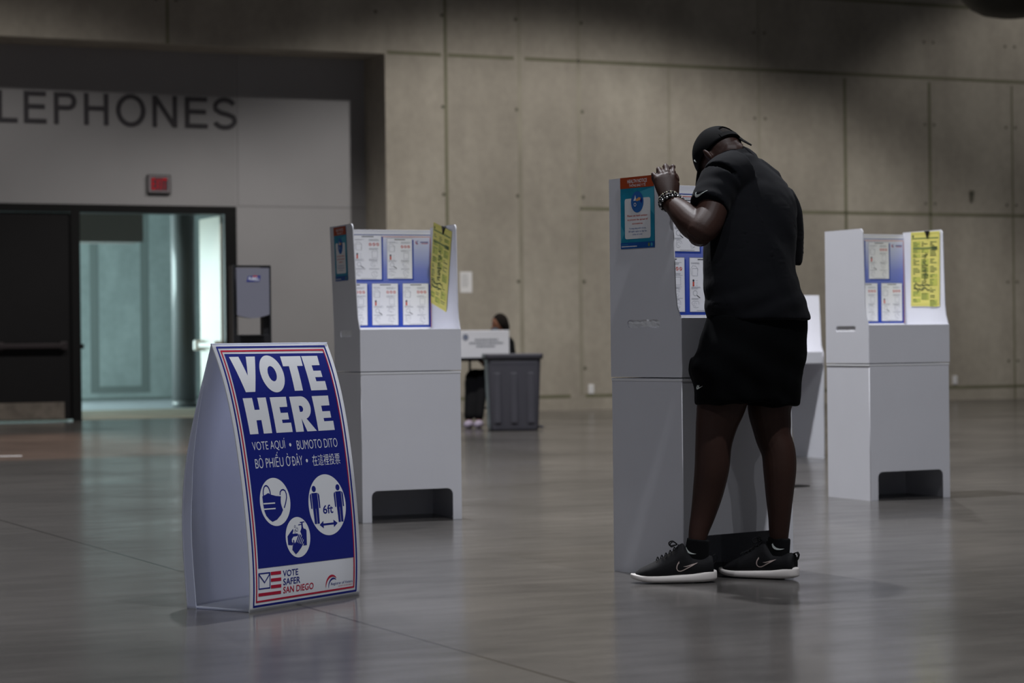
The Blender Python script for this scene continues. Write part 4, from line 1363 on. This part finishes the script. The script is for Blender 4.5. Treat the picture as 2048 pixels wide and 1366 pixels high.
# ------------------------------------------------------------------ the voter in black
PB = Vector((0.90, 8.68, 0.0))
f_ = Vector((-0.62, 0.785, 0)).normalized(); l_ = Vector((-f_.y, f_.x, 0))          # facing, and his left
hp_ = math.radians(52)
hc = f_ * math.sin(hp_) + Vector((0, 0, math.cos(hp_)))       # crown direction of the bowed head
hg = f_ * math.cos(hp_) - Vector((0, 0, math.sin(hp_)))       # face direction
HC = at(1438, 311, 8.90)
LEG_L = [(1468, 690, 8.70, .098), (1452, 770, 8.68, .098), (1442, 812, 8.665, .092), (1433, 850, 8.655, .079), (1427, 890, 8.645, .069), (1424, 935, 8.65, .066), (1416, 985, 8.665, .058), (1406, 1030, 8.67, .047), (1398, 1060, 8.665, .039), (1394, 1085, 8.66, .032), (1392, 1135, 8.66, .015)]
LEG_R = [(1548, 690, 8.74, .098), (1545, 770, 8.74, .094), (1539, 815, 8.74, .084), (1543, 850, 8.74, .075), (1547, 875, 8.735, .068), (1557, 905, 8.73, .065), (1559.5, 940, 8.73, .063), (1559, 990, 8.735, .053), (1559, 1030, 8.742, .044), (1558, 1065, 8.75, .038), (1559, 1085, 8.754, .032), (1560, 1135, 8.757, .015)]
def chainpx(L):
    return [(at(a, b, c_), r) for a, b, c_, r in L]
ELB = at(1402, 462, 8.56); WRI = at(1337.5, 401, 8.755)
ELB_R = at(1556, 545, 9.02); WRI_R = at(1478, 640, 9.18)
body = [tube(chainpx(LEG_L), k=4), tube(chainpx(LEG_R), k=4)]
TOR = [(1512, 735, 8.71, .17, .13), (1511, 690, 8.71, .185, .14), (1508, 620, 8.71, .175, .13), (1498, 540, 8.74, .17, .125), (1500, 450, 8.79, .185, .13), (1496, 395, 8.83, .195, .125), (1484, 350, 8.855, .14, .10), (1474, 325, 8.86, .08, .07)]
body.append(tube([(at(a, b, c_), w * .86, t * .84) for a, b, c_, w, t in TOR], wide=l_, k=5, n=28))
# neck, head, face
body.append(tube([(at(1484, 350, 8.852), .054), (at(1473, 316, 8.865), .057), (HC - hc * .045 - hg * .035, .058)], k=4))
body.append(egg(HC, l_ * .077, hg * .098, hc * .104))
body.append(egg(HC - hg * .028 + hc * .005, l_ * .073, hg * .075, hc * .085))
body.append(egg(HC + hg * .028 - hc * .062, l_ * .060, hg * .070, hc * .068))
body.append(egg(HC + hg * .078 - hc * .110, l_ * .026, hg * .022, hc * .020))
body.append(egg(HC + hg * .092 + hc * .016, l_ * .050, hg * .014, hc * .012))
body.append(tube([(HC + hg * .092 + hc * .004, .010), (HC + hg * .106 - hc * .022, .013), (HC + hg * .112 - hc * .036, .017, .013)], wide=l_, k=4, n=14))
body.append(egg(HC + hg * .092 - hc * .066, l_ * .027, hg * .012, hc * .008))
body.append(egg(HC + hg * .090 - hc * .078, l_ * .024, hg * .012, hc * .009))
for q in (1, -1):
    e0 = HC + l_ * (.080 * q) - hg * .010 - hc * .022
    body.append(egg(e0, l_ * .010, hg * .017 - l_ * .005 * q, hc * .032))
    body.append(egg(e0 + l_ * .006 * q - hg * .006, l_ * .007, hg * .012, hc * .034))
    body.append(egg(HC + hg * .070 - hc * .030 + l_ * .045 * q, l_ * .022, hg * .020, hc * .022))
# left arm: shoulder, elbow back towards us, forearm up to the wing
body.append(tube([(at(1452, 358, 8.74), .062), (at(1437, 387, 8.685), .058), (at(1425, 418, 8.628), .058), (at(1414, 445, 8.585), .060), (ELB, .056), (at(1400, 467, 8.565), .050)], k=5))
body.append(tube([(ELB + Vector((0.0, 0.0, 0.004)), .052), (at(1388, 449, 8.605), .058), (at(1372, 433, 8.65), .053), (at(1356, 418, 8.70), .043), (WRI, .033)], k=5))
hd_l = (at(1329, 350, 8.79) - WRI)
body += hand_parts(WRI, hd_l, Vector((0.10, -0.95, 0.35)), Vector((1, 0, 0)), 1.08,
                   [(0.42, 1.45, 0.9), (0.52, 1.45, 0.9), (0.62, 1.4, 0.9), (0.72, 1.3, 0.9)], 0.22, (0.30, 0.02), 0.75)
# right arm: mostly hidden, forearm resting inside the booth
body.append(tube([(at(1548, 390, 8.93), .064), (at(1560, 440, 8.97), .058), (at(1562, 500, 9.01), .052), (ELB_R, .050)], k=5))
body.append(tube([(ELB_R, .050), ((ELB_R * .6 + WRI_R * .4), .050), (WRI_R, .032)], k=5))
body += hand_parts(WRI_R, (at(1452, 662, 9.26) - WRI_R), Vector((0, 0, 1)), l_, 1.0, [(0.5, .6, .4), (.55, .7, .4), (.6, .8, .4), (.6, .8, .4)], 0.05, (0.6, .3), .7)
bme = solid(body, 0.0042, 3)
person = rel('person', bme, M_SKIN, PB)
tag(person, 'man in black t-shirt, shorts and cap bent over a voting booth, hand on its wing', 'person')
for q in (1, -1):
    bm = bmesh.new(); ball(bm, HC + hg * .084 - hc * .012 + l_ * .031 * q, .0125, 10)
    bmesh.ops.translate(bm, verts=bm.verts[:], vec=-PB)
    bm_obj('eye', bm, M_EYE, person, True)

# t-shirt
SH = [(1519, 641, 8.70, 106, .168), (1516, 625, 8.70, 106, .168), (1511, 600, 8.70, 101.5, .165), (1505, 575, 8.705, 97, .16), (1500, 540, 8.715, 92, .155), (1499, 500, 8.74, 91, .155), (1502, 450, 8.785, 94, .155), (1502, 412, 8.82, 93, .15), (1495, 378, 8.845, 86, .14), (1484, 350, 8.86, 72, .125), (1474, 328, 8.865, 52, .10), (1471, 311, 8.868, 36, .078)]
rows = []
for px, py, Y, hpx, b in SH:
    h = hpx / F_PX * Y
    rows.append((at(px, py, Y), math.sqrt(max(h * h - (f_.x * b) ** 2, 0.03 ** 2)) / abs(l_.x), b))
SL_ax = (at(1418, 418, 8.615) - at(1436, 382, 8.68)).normalized()
shirt_parts = [tube(rows, wide=l_, k=5, n=40, round_ends=False, flat=True),
    tube([(at(1472, 350, 8.78), .095), (at(1449, 356, 8.725), .087), (at(1433, 380, 8.685), .078), (at(1424, 402, 8.645), .074), (at(1417.5, 415, 8.62), .072)], k=5, n=30, round_ends=False),
    tube([(at(1512, 382, 8.88), .095), (at(1544, 397, 8.935), .083), (at(1562, 432, 8.97), .083), (at(1566, 480, 9.0), .076), (at(1566, 528, 9.02), .070)], k=5, n=30, round_ends=False),
    tube([(at(1450, 352, 8.75), .082), (at(1462, 332, 8.82), .062), (at(1470, 318, 8.86), .060)], k=4),
    tube([(at(1528, 371, 8.91), .078), (at(1500, 339, 8.88), .060), (at(1480, 320, 8.87), .058)], k=4)]
sme = solid(shirt_parts, 0.0065, 9)
def shirt_folds(p):
    q = p - PB
    z = p.z
    r = 0.0
    # horizontal bunching at the waist, drapes running from the shoulder blades down the back
    wz = max(0.0, 1 - abs(z - 1.05) / 0.15)
    r += 0.006 * wz * (math.sin(z * 70 + 3.2 * math.sin(q.dot(l_) * 7) + q.dot(f_) * 10 + 3 * noise.noise(p * 3)) * .5 + .3)
    uz = max(0.0, 1 - abs(z - 1.30) / 0.30)
    r += 0.012 * uz * (math.sin(q.dot(l_) * 30 + (z - 1.3) * (14 if q.dot(l_) > 0 else -14) + 2.0 * noise.noise(p * 4)) * .5 + .3)
    sl = max(0.0, 1 - (p - at(1432, 385, 8.66)).length / 0.14)
    r += 0.0045 * sl * (math.sin((p - at(1417, 415, 8.62)).dot(SL_ax) * 120 + q.x * 30) * .5 + .5)
    return r + 0.004 * noise.noise(p * 9) + 0.0015 * noise.noise(p * 26)
wrinkle(sme, shirt_folds)
shirt = rel('shirt', sme, M_SHIRT, PB, person)
# shorts
def pelv(a, b_, y, Y, t):
    px = (a + b_) / 2; h = (b_ - a) / 2 / F_PX * Y
    return (at(px, y, Y), math.sqrt(max(h * h - (f_.x * t) ** 2, .03 ** 2)) / abs(l_.x), t)
shorts_parts = [tube([pelv(1412, 1618, 628, 8.70, .155), pelv(1405, 1619, 655, 8.70, .158), pelv(1393, 1619, 690, 8.70, .160), pelv(1381, 1616, 722, 8.70, .160), pelv(1380, 1611, 745, 8.70, .158), pelv(1386, 1606, 770, 8.70, .150), pelv(1389, 1601, 803, 8.70, .140)], wide=l_, k=5, n=40, round_ends=False, flat=True),
    tube([(at(1445, 715, 8.68), .118, .118), (at(1439, 745, 8.67), .113, .125), (at(1438, 775, 8.665), .097, .122), (at(1438.5, 809, 8.66), .0905, .118)], wide=Vector((1, 0, 0)), k=5, n=30, round_ends=False, flat=True),
    tube([(at(1545, 715, 8.735), .125, .118), (at(1546, 745, 8.735), .118, .122), (at(1547, 775, 8.735), .104, .12), (at(1546.5, 812, 8.735), .0985, .115)], wide=Vector((1, 0, 0)), k=5, n=30, round_ends=False, flat=True)]
pme = solid(shorts_parts, 0.0065, 14)
def shorts_folds(p):
    q = p - PB
    r = 0.004 * math.sin((q.x * 0.55 + q.z) * 48 + 2 * noise.noise(p * 4)) * max(0, 1 - abs(p.z - .80) / .2)
    r += 0.005 * math.sin(q.x * 60 + q.z * 14) * max(0, 1 - abs(p.z - .70) / .08)
    return r + 0.006 * noise.noise(p * 8)
wrinkle(pme, shorts_folds)
shorts = rel('shorts', pme, M_SHORTS, PB, person)

# logos on sleeve and shorts
decal('sleeve_logo', [[(x, y * .80) for x, y in SWOOSH]], M_LOGO, shirt.data, at(1391.5, 396, 8.62) - PB, Vector((1, 0.25, 0.14)), Vector((-0.1, 0, 1)), 0.062, Vector((0.25, 1, 0)), shirt, Vector((0, 0, 0)))
decal('shorts_logo', [[(x, y) for x, y in SWOOSH]], M_LOGO, shorts.data, at(1392.5, 779, 8.60) - PB, Vector((1, .2, .1)), Vector((0, 0, 1)), 0.030, Vector((.15, 1, 0)), shorts, Vector((0, 0, 0)))
decal('shorts_logo', [[(0, 0), (.2, 0), (.28, .45), (.42, 0), (.62, 0), (.74, .6), (.55, .6), (.47, .22), (.34, .6), (.14, .6)]], M_LOGO, shorts.data, at(1393.5, 775.5, 8.60) - PB, Vector((1, .2, .05)), Vector((0, 0, 1)), 0.016, Vector((.15, 1, 0)), shorts, Vector((0, 0, 0)))

# cap: crown with the rear opening, strap, button and bill
capr = bpy.data.objects.new('cap', None)
def head_pt(a, phi, k=1.0):
    """point on the cap shell; a = angle from the crown, phi = 0 at the face, pi at the back"""
    q = hc * (math.cos(a) * .115) + (hg * (math.cos(phi) * .108) + l_ * (math.sin(phi) * .0875)) * math.sin(a)
    return HC + hc * .002 + q * k
bm = bmesh.new()
NA, NP = 26, 64
grid = {}
def rim_angle(phi):
    # the rim dips at the brow and at the nape
    return math.radians(95 - 5 * math.cos(phi) + 1 * math.cos(2 * phi))
for i in range(NA + 1):
    for j in range(NP):
        phi = 2 * math.pi * j / NP
        a = rim_angle(phi) * i / NA
        w = 1.0 + 0.012 * math.sin(6 * phi) * (i / NA) * 0.5
        grid[i, j] = bm.verts.new(head_pt(a, phi, w)) if (i or not j) else grid[0, 0]
def in_gap(i, j):
    phi = 2 * math.pi * (j + .5) / NP; a = rim_angle(phi) * (i + .5) / NA
    dx = (abs(phi - math.pi)) * math.sin(a) * .095; dz = (rim_angle(phi) - a) * .11
    return dz > 0.024 and (dx / .040) ** 2 + ((dz - .024) / .040) ** 2 < 1
for i in range(NA):
    for j in range(NP):
        if in_gap(i, j):
            continue
        k = (j + 1) % NP
        q = []
        for v in (grid[i, j], grid[i, k], grid[i + 1, k], grid[i + 1, j]):
            if v not in q:
                q.append(v)
        f = bm.faces.new(q); f.smooth = True
bmesh.ops.delete(bm, geom=[v for v in bm.verts if not v.link_faces], context='VERTS')
bmesh.ops.translate(bm, verts=bm.verts[:], vec=-PB)
cap = bm_obj('cap', bm, M_CAP, person, True)
sd_ = cap.modifiers.new('thickness', 'SOLIDIFY'); sd_.thickness = .003; sd_.offset = 1
bpy.data.objects.remove(capr)
bm = bmesh.new()       # bill
gb = {}
for i in range(9):
    for j in range(15):
        ph = math.radians(-62 + 124 * j / 14)
        inn = head_pt(rim_angle(ph) - .03, ph)
        out = HC + hg * (.108 * math.cos(ph) + .070 * math.cos(ph * .9)) + l_ * (.0875 * math.sin(ph) * (1 - .03)) + hc * (.006 - .012 * abs(math.sin(ph)) ** 2) - hc * .012
        p = inn.lerp(out, i / 8) + hc * (.008 * math.sin(math.pi * i / 8) * .6)
        for t in (0, 1):
            gb[i, j, t] = bm.verts.new(p - hc * .003 * t - PB)
for i in range(8):
    for j in range(14):
        for t in (0, 1):
            f = bm.faces.new((gb[i, j, t], gb[i, j + 1, t], gb[i + 1, j + 1, t], gb[i + 1, j, t])); f.smooth = True
for j in range(14):
    for i in (0, 8):
        bm.faces.new((gb[i, j, 0], gb[i, j + 1, 0], gb[i, j + 1, 1], gb[i, j, 1]))
for i in range(8):
    for j in (0, 14):
        bm.faces.new((gb[i, j, 0], gb[i + 1, j, 0], gb[i + 1, j, 1], gb[i, j, 1]))
bm_obj('bill', bm, M_CAP, cap, True)
def ribbon(bm, pts, nrm, w, th, wdir):
    va = []
    for p, w_ in zip(pts, w if isinstance(w, (list, tuple)) else [w] * len(pts)):
        p = Vector(p); n_ = nrm(p) if callable(nrm) else Vector(nrm); wd = Vector(wdir)
        va.append([bm.verts.new(p + wd * w_ / 2 * s1 + n_ * th / 2 * s2) for s1, s2 in ((-1, -1), (1, -1), (1, 1), (-1, 1))])
    for a, b in zip(va, va[1:]):
        for i in range(4):
            f = bm.faces.new((a[i], a[(i + 1) % 4], b[(i + 1) % 4], b[i]))
    bm.faces.new(va[0][::-1]); bm.faces.new(va[-1])
bm = bmesh.new()       # adjuster strap across the opening and its loose tail
sp = []
for k in range(13):
    ph = math.pi + math.radians(-34 + 68 * k / 12)
    sp.append(head_pt(rim_angle(ph) - .11, ph, 1.035) - PB)
ribbon(bm, sp, lambda p: (p + PB - HC).normalized(), .020, .003, hc)
bm_obj('strap', bm, M_CAP, cap)
bm = bmesh.new()
t0 = at(1479, 276, 8.86) - PB
ribbon(bm, [t0, at(1486, 281, 8.855) - PB, at(1494, 285.5, 8.85) - PB, at(1503, 290.5, 8.845) - PB], Vector((0.35, -.2, .9)), [.016, .014, .011, .006], .004, Vector((.35, .6, .25)).normalized())
bm_obj('strap_tail', bm, M_CAP, cap)
bm = bmesh.new(); ball(bm, head_pt(0, 0, 1.03) - PB, .009, 8); bm_obj('button', bm, M_CAP, cap, True)
bm = bmesh.new()
lp = head_pt(math.radians(80), math.radians(66), 1.03)
ball(bm, lp - PB, 1, 8, 0, (hc * .009, (hg + l_).normalized() * .004, (lp - HC).normalized() * .003))
bm_obj('cap_logo', bm, M_LOGO, cap, True)
# short hair seen through the opening and down to the nape
bm = bmesh.new()
gr = {}
for i in range(17):
    for j in range(25):
        ph = math.pi + math.radians(-88 + 176 * j / 24); a = math.radians(30 + 67 * i / 16)
        q = hc * (math.cos(a) * .1068) + (hg * (math.cos(ph) * .1062) + l_ * (math.sin(ph) * .0795)) * math.sin(a)
        gr[i, j] = bm.verts.new(HC + q - PB)
for i in range(16):
    for j in range(24):
        f = bm.faces.new((gr[i, j], gr[i, j + 1], gr[i + 1, j + 1], gr[i + 1, j])); f.smooth = True
hair = bm_obj('hair', bm, M_HAIR, person, True)
sd_ = hair.modifiers.new('thickness', 'SOLIDIFY'); sd_.thickness = .003; sd_.offset = 0

# bead bracelets on the raised wrist
wax = (at(1330, 352, 8.815) - at(1356, 418, 8.70)).normalized()
def bracelet(center, ax, r, n, rb, m1, m2, every, tilt):
    bm = bmesh.new()
    ax = (Vector(ax) + Vector(tilt)).normalized(); t = ax.orthogonal().normalized(); w = ax.cross(t)
    for k in range(n):
        a = 2 * math.pi * k / n
        ball(bm, Vector(center) + (t * math.cos(a) + w * math.sin(a)) * r - PB, rb, 6, 1 if every and k % every == 0 else 0)
    return bm_obj('bracelet', bm, [m1, m2], person, True)
bracelet(at(1344, 407, 8.735), wax, .0445, 26, .0058, M_BEADB, M_BEADS, 2, (.10, -.1, 0))
bracelet(at(1341, 404, 8.742), wax, .0425, 24, .0060, M_BEADB, M_BEADB, 0, (.06, 0, 0))
bracelet(at(1338, 399, 8.752), wax, 0.0392, 30, .0042, M_BEADG, M_BEADB, 2, (.04, .1, 0))

# socks
def sock(L, a, b):
    pts = [(p, r + .004) for (p, r) in chainpx(L)[a:b]]
    return pts
for side, L, lo, cx in (('l', LEG_L, 1078, 1397), ('r', LEG_R, 1075, 1559)):
    Y = 8.662 if side == 'l' else 8.756
    me = solid([tube([(at(cx, lo, Y), .0430, .040), (at(cx - 2, lo + 18, Y), .046, .034), (at(cx - 5, lo + 38, Y), .050, .027), (at(cx - 8, lo + 58, Y), .050, .018)], wide=(Vector((-1, 0, 0)) if side == 'l' else Vector((-.86, .5, 0))), k=5, round_ends=False)], .004, 2)
    so = rel('sock', me, M_SOCK, PB, person)
    decal('sock_logo', [SWOOSH if False else [(1 - x if False else x, y) for x, y in [(0, .42), (.06, .52), (.12, .40), (.2, .30), (.35, .2), (.6, .15), (1, .18), (.7, .07), (.4, .03), (.2, .08), (.07, .2)]]], M_LOGO, so.data, at(cx - (26 if side == 'l' else 16), 1106 if side == 'l' else 1099.5, Y - .03) - PB, Vector((1, 0, -.28 if side == 'l' else -.1)), Vector((.1, 0, 1)), .042 if side == 'l' else .048, Vector((0, 1, 0)), so, Vector((0, 0, 0)), off=.002)

# shoes: local x runs from heel to toe, z up
def shoe(heel, direction, left):
    X = Vector(direction).normalized(); Zv = Vector((0, 0, 1)); Yv = Zv.cross(X)
    M = Matrix(((X.x, Yv.x, 0, heel[0]), (X.y, Yv.y, 0, heel[1]), (0, 0, 1, 0), (0, 0, 0, 1)))
    sgn = 1 if left else -1
    root = bpy.data.objects.new('shoe', None); COL.objects.link(root); root.empty_display_size = .05
    root.parent = person
    root.matrix_local = Matrix.Translation(-PB) @ M
    ST = [(-0.004, .002, 0.0), (0.000, .014, 0.0), (0.012, .029, 0.0), (0.04, .038, 0.0), (0.09, .0405, .002), (0.14, .042, .003), (0.19, .047, .002), (0.235, .0475, 0.0), (0.27, .040, -.003), (0.293, .026, -.006), (0.305, .012, -.008), (.310, .001, -.008)]
    def sec(x, hw, y0, z0, z1, bulge):
        out = []
        for k in range(20):
            a = 2 * math.pi * k / 20
            cx, sx_ = math.cos(a), math.sin(a)
            yy = hw * math.copysign(abs(cx) ** .55, cx) * (1 + bulge * (0.0 if sx_ > 0 else .0))
            zz = (z0 + z1) / 2 + (z1 - z0) / 2 * math.copysign(abs(sx_) ** .55, sx_)
            out.append((x, y0 * sgn + yy, zz))
        return out
    bm = bmesh.new()
    rr_ = []
    for x, hw, y0 in ST:
        t = x / .305
        z0 = .002 + .016 * max(0, (t - .78) / .22) ** 1.6 + .010 * max(0, (.10 - t) / .10) ** 1.5
        z1 = .052 - .006 * max(0, (.06 - t) / .06) - .016 * min(1, max(0, t - .06) / .26) - .006 * t + .006 * max(0, (t - .8) / .2)
        z1 = max(z1, z0 + .012)
        rr_.append([bm.verts.new(p) for p in sec(x - .006 + .012 * t, hw + .006, y0, z0, z1, 0)])
    for A, B in zip(rr_, rr_[1:]):
        for i in range(20):
            f = bm.faces.new((A[i], A[(i + 1) % 20], B[(i + 1) % 20], B[i])); f.smooth = True
    bm.faces.new(rr_[0][::-1]); bm.faces.new(rr_[-1])
    so = bm_obj('sole', bm, M_SOLE, root)
    ss = so.modifiers.new('s', 'SUBSURF'); ss.levels = ss.render_levels = 1
    UP = [(0.004, .030, .088, 0), (0.02, .036, .093, 0), (0.05, .0375, .087, .001), (0.085, .0385, .092, .002), (0.104, .0385, .116, .003), (0.118, .038, .138, .003), (0.135, .0385, .130, .003), (0.155, .041, .110, .003), (0.185, .045, .092, .003), (0.22, .0465, .074, .001), (0.255, .043, .058, -.001), (0.28, .034, .046, -.004), (0.297, .020, .034, -.006)]
    def upper(bm):
        rg = []
        for x, hw, zt, y0 in UP:
            t = x / .305
            zb = .024 - .008 * min(1, t / .5)
            row = []
            for k in range(24):
                a = 2 * math.pi * k / 24
                ca, sa = math.cos(a), math.sin(a)
                narrow = 1 - .34 * max(0, sa) ** 2 * (1 if t < .55 else .6)
                row.append(bm.verts.new((x, y0 * sgn + hw * narrow * math.copysign(abs(ca) ** .7, ca), (zb + zt) / 2 + (zt - zb) / 2 * math.copysign(abs(sa) ** .8, sa))))
            rg.append(row)
        for A, B in zip(rg, rg[1:]):
            for i in range(24):
                bm.faces.new((A[i], A[(i + 1) % 24], B[(i + 1) % 24], B[i]))
        bm.faces.new(rg[0][::-1]); bm.faces.new(rg[-1])
    for i_, (x, hw, zt, y0) in enumerate(list(UP)):
        UP[i_] = (x, hw * 1.04, zt * 1.06 + .004, y0)
    me = solid([upper], .0035, 4)
    up = link_mesh('upper', me, M_SHOE, root, True)
    # outlined side mark facing the camera
    side = 1 if X.x < 0 else -1
    ol_ = stroke(SWOOSH, .045, True)
    xs = Vector((-1, 0, 0)); ray = Vector((0, -1, 0)) * side
    decal('side_logo', ol_, mat('reflective_piping', rgb(196, 178, 172), .35, .5) if 'reflective_piping' not in MATS else MATS['reflective_piping'], me, Vector((.145, .06 * side, .047)), xs, Vector((0.05, 0, 1)), .080, ray, up, Vector((0, 0, 0)), off=.0015, dens=.003)
    bm = bmesh.new()    # laces and bow
    for k in range(6):
        x = .134 + .016 * k; z = (.139, .130, .119, .109, .101, .094)[k] + .003
        w = .020 + .001 * k
        pts = [Vector((x + .006 * (a_ / 6), w * math.sin(math.radians(a_ * 13)), z - .010 * abs(a_ / 6) ** 2)) for a_ in range(-6, 7)]
        for a_, b_ in zip(pts, pts[1:]):
            cyl(bm, a_, b_, .0022, n=6)
    for q in (1, -1):
        pts = [Vector((.135, 0, .137)), Vector((.150, .014 * q, .148)), Vector((.163, .026 * q, .142)), Vector((.160, .024 * q, .130)), Vector((.146, .010 * q, .133)), Vector((.136, 0, .136))]
        pts = [Vector(p_) + Vector((.004, 0, .007)) for p_ in catmull([tuple(p_) for p_ in pts], 4)]
        for a_, b_ in zip(pts, pts[1:]):
            cyl(bm, a_, b_, .0024, n=6)
    bm_obj('laces', bm, M_SHOE, root)
    bm = bmesh.new()    # heel pull tab
    pts = [Vector((.004, 0, .068)), Vector((-.008, 0, .080)), Vector((-.012, 0, .094)), Vector((-.006, 0, .104)), Vector((.006, 0, .100)), Vector((.012, 0, .088))]
    ribbon(bm, pts, Vector((0, 0, 1)), .020, .004, Vector((0, 1, 0)))
    bm_obj('heel_tab', bm, M_SHOE, root)
    return root
hl = at(1429, 1165, 8.66); shoe((hl.x, 8.665, 0), (-1.0, -0.02, 0), True)
hr = at(1592, 1160, 8.72); shoe((hr.x, 8.715, 0), (-0.86, 0.50, 0), False)

# ------------------------------------------------------------------ seated worker behind the table
def P2(px, py, Y):
    return at(px, py, Y)
B2 = Vector((P2(985, 850, 25.35).x, 25.35, 0))
hz = Vector((P2(998, 655, 25.3).x, 25.3, 1.10))
fd = Vector((-.80, -.55, -.18)).normalized(); ld = Vector((0, 0, 1)).cross(fd).normalized(); ud = fd.cross(ld).normalized()
S2 = Vector((hz.x, hz.y, 0))
pr_ = []
hipc = Vector((hz.x + .03, hz.y + .05, .50)); 
pr_.append(tube([(hipc, .17, .13), (hipc + Vector((0, 0, .12)), .16, .12), (hipc + Vector((-.01, -.02, .30)), .18, .12), (hipc + Vector((-.02, -.04, .42)), .17, .10), (hipc + Vector((-.03, -.05, .48)), .09, .07)], wide=ld, k=5, n=24))
pr_.append(tube([(hipc + Vector((-.03, -.05, .46)), .055), (hz - ud * .05 - fd * .02, .05)], k=4))
pr_.append(egg(hz, ld * .072, fd * .09, ud * .105)); pr_.append(egg(hz + fd * .03 - ud * .06, ld * .055, fd * .06, ud * .06))
pr_.append(tube([(hz + fd * .085 + ud * .005, .009), (hz + fd * .105 - ud * .025, .014)], wide=ld, k=4, n=12))
for q in (1, -1):
    pr_.append(egg(hz + ld * .074 * q - fd * .01, ld * .008, fd * .015, ud * .028))
    sh = hipc + Vector((-.02, -.04, .41)) + ld * .17 * q
    el = sh + Vector((0, -.05, -.27)) + ld * .06 * q; wr = Vector((el.x, el.y, .80)) + fd * .24 - ld * .05 * q
    wr.z = .80
    pr_.append(tube([(sh, .040), ((sh + el) / 2, .040), (el, .042), ((el * .6 + wr * .4), .040), (wr, .028)], k=5, n=16))
    pr_ += hand_parts(wr, fd * Vector((1, 1, 0)), Vector((0, 0, 1)), -ld * q, .92, [(.3, .4, .3)] * 4)
    kn = Vector((P2(962 if q > 0 else 945, 760, 24.75).x, 24.80, .54)); kn.x += 0.0
    hp2 = hipc + ld * .09 * q + Vector((0, 0, -.02))
    an = Vector((P2(958 if q > 0 else 938, 850, 24.4).x, 24.42, .09))
    pr_.append(tube([(hp2, .085), ((hp2 + kn) / 2, .076), (kn, .060), ((kn * .6 + an * .4), .056), (an, .036)], k=5, n=16))
    toe = an + Vector((-.02, -.14, -.055))
    pr_.append(tube([(an + Vector((0, .04, -.05)), .036), (an + Vector((0, -.04, -.045)), .040), (toe, .034, .03)], wide=Vector((1, 0, 0)), k=4, n=14))
me2 = solid(pr_, .010, 4)
p2 = rel('person', me2, M_SKIN2, S2)
tag(p2, 'seated person in dark clothes and face mask behind the white box on the table', 'person')
def sub2(name, parts, m, vox=.010, it=3):
    me = solid(parts, vox, it)
    return rel(name, me, m, S2, p2)
sub2('jacket', [tube([(hipc + Vector((0, 0, -.06)), .19, .15), (hipc + Vector((0, 0, .12)), .178, .138), (hipc + Vector((-.01, -.02, .30)), .195, .135), (hipc + Vector((-.02, -.04, .42)), .185, .115), (hipc + Vector((-.03, -.05, .475)), .09, .08)], wide=ld, k=5, n=24)] +
     [tube([(hipc + Vector((-.02, -.04, .40)) + ld * .16 * q, .068), (hipc + Vector((-.02, -.065, .27)) + ld * .20 * q, .060), (hipc + Vector((-.02, -.09, .14)) + ld * .23 * q, .056)], k=5, n=16) for q in (1, -1)], M_DARKC)
tr = []
for q in (1, -1):
    kn = Vector((P2(962 if q > 0 else 945, 760, 24.75).x, 24.80, .54)); hp2 = hipc + ld * .09 * q + Vector((0, 0, -.02)); an = Vector((P2(958 if q > 0 else 938, 850, 24.4).x, 24.42, .13))
    tr.append(tube([(hp2, .105), ((hp2 + kn) / 2, .092), (kn, .076), ((kn * .6 + an * .4), .070), (an, .054)], k=5, n=16))
sub2('trousers', tr, M_DARKC)
for q in (1, -1):
    an = Vector((P2(958 if q > 0 else 938, 850, 24.4).x, 24.42, .09)); toe = an + Vector((-.02, -.15, -.05))
    sub2('shoe', [tube([(an + Vector((0, .05, -.05)), .042, .038), (an + Vector((0, -.04, -.045)), .047, .044), (toe, .040, .034)], wide=Vector((1, 0, 0)), k=4, n=14)], mat('pale_shoe', rgb(150, 140, 158), .6) if 'pale_shoe' not in MATS else MATS['pale_shoe'], .008)
sub2('hair', [egg(hz - fd * .022 + ud * .018, ld * .086, fd * .095, ud * .108), egg(hz - fd * .06 - ud * .03, ld * .075, fd * .06, ud * .09)], M_HAIR)
sub2('face_mask', [egg(hz + fd * .058 - ud * .052, ld * .058, fd * .060, ud * .048)], M_MASK)
# chair under the worker
ch = thing('folding_chair', 'dark chair under the seated worker behind the table', 'chair', (hipc.x, hipc.y, 0), math.atan2(fd.y, fd.x) + math.pi / 2)
bm = bmesh.new(); box(bm, -.21, .21, -.22, .2, .37, .40, 0, .01); bm_obj('seat', bm, M_STAND, ch)
bm = bmesh.new(); box(bm, -.19, .19, .215, .235, .48, .70, 0, .01); bm_obj('backrest', bm, M_STAND, ch)
for x in (-.19, .19):
    for y in (-.19, .19):
        bm = bmesh.new(); cyl(bm, (x, y, 0), (x, y if y < 0 else .225, .37 if y < 0 else .70), .011, n=10); bm_obj('leg', bm, M_STANDS, ch)
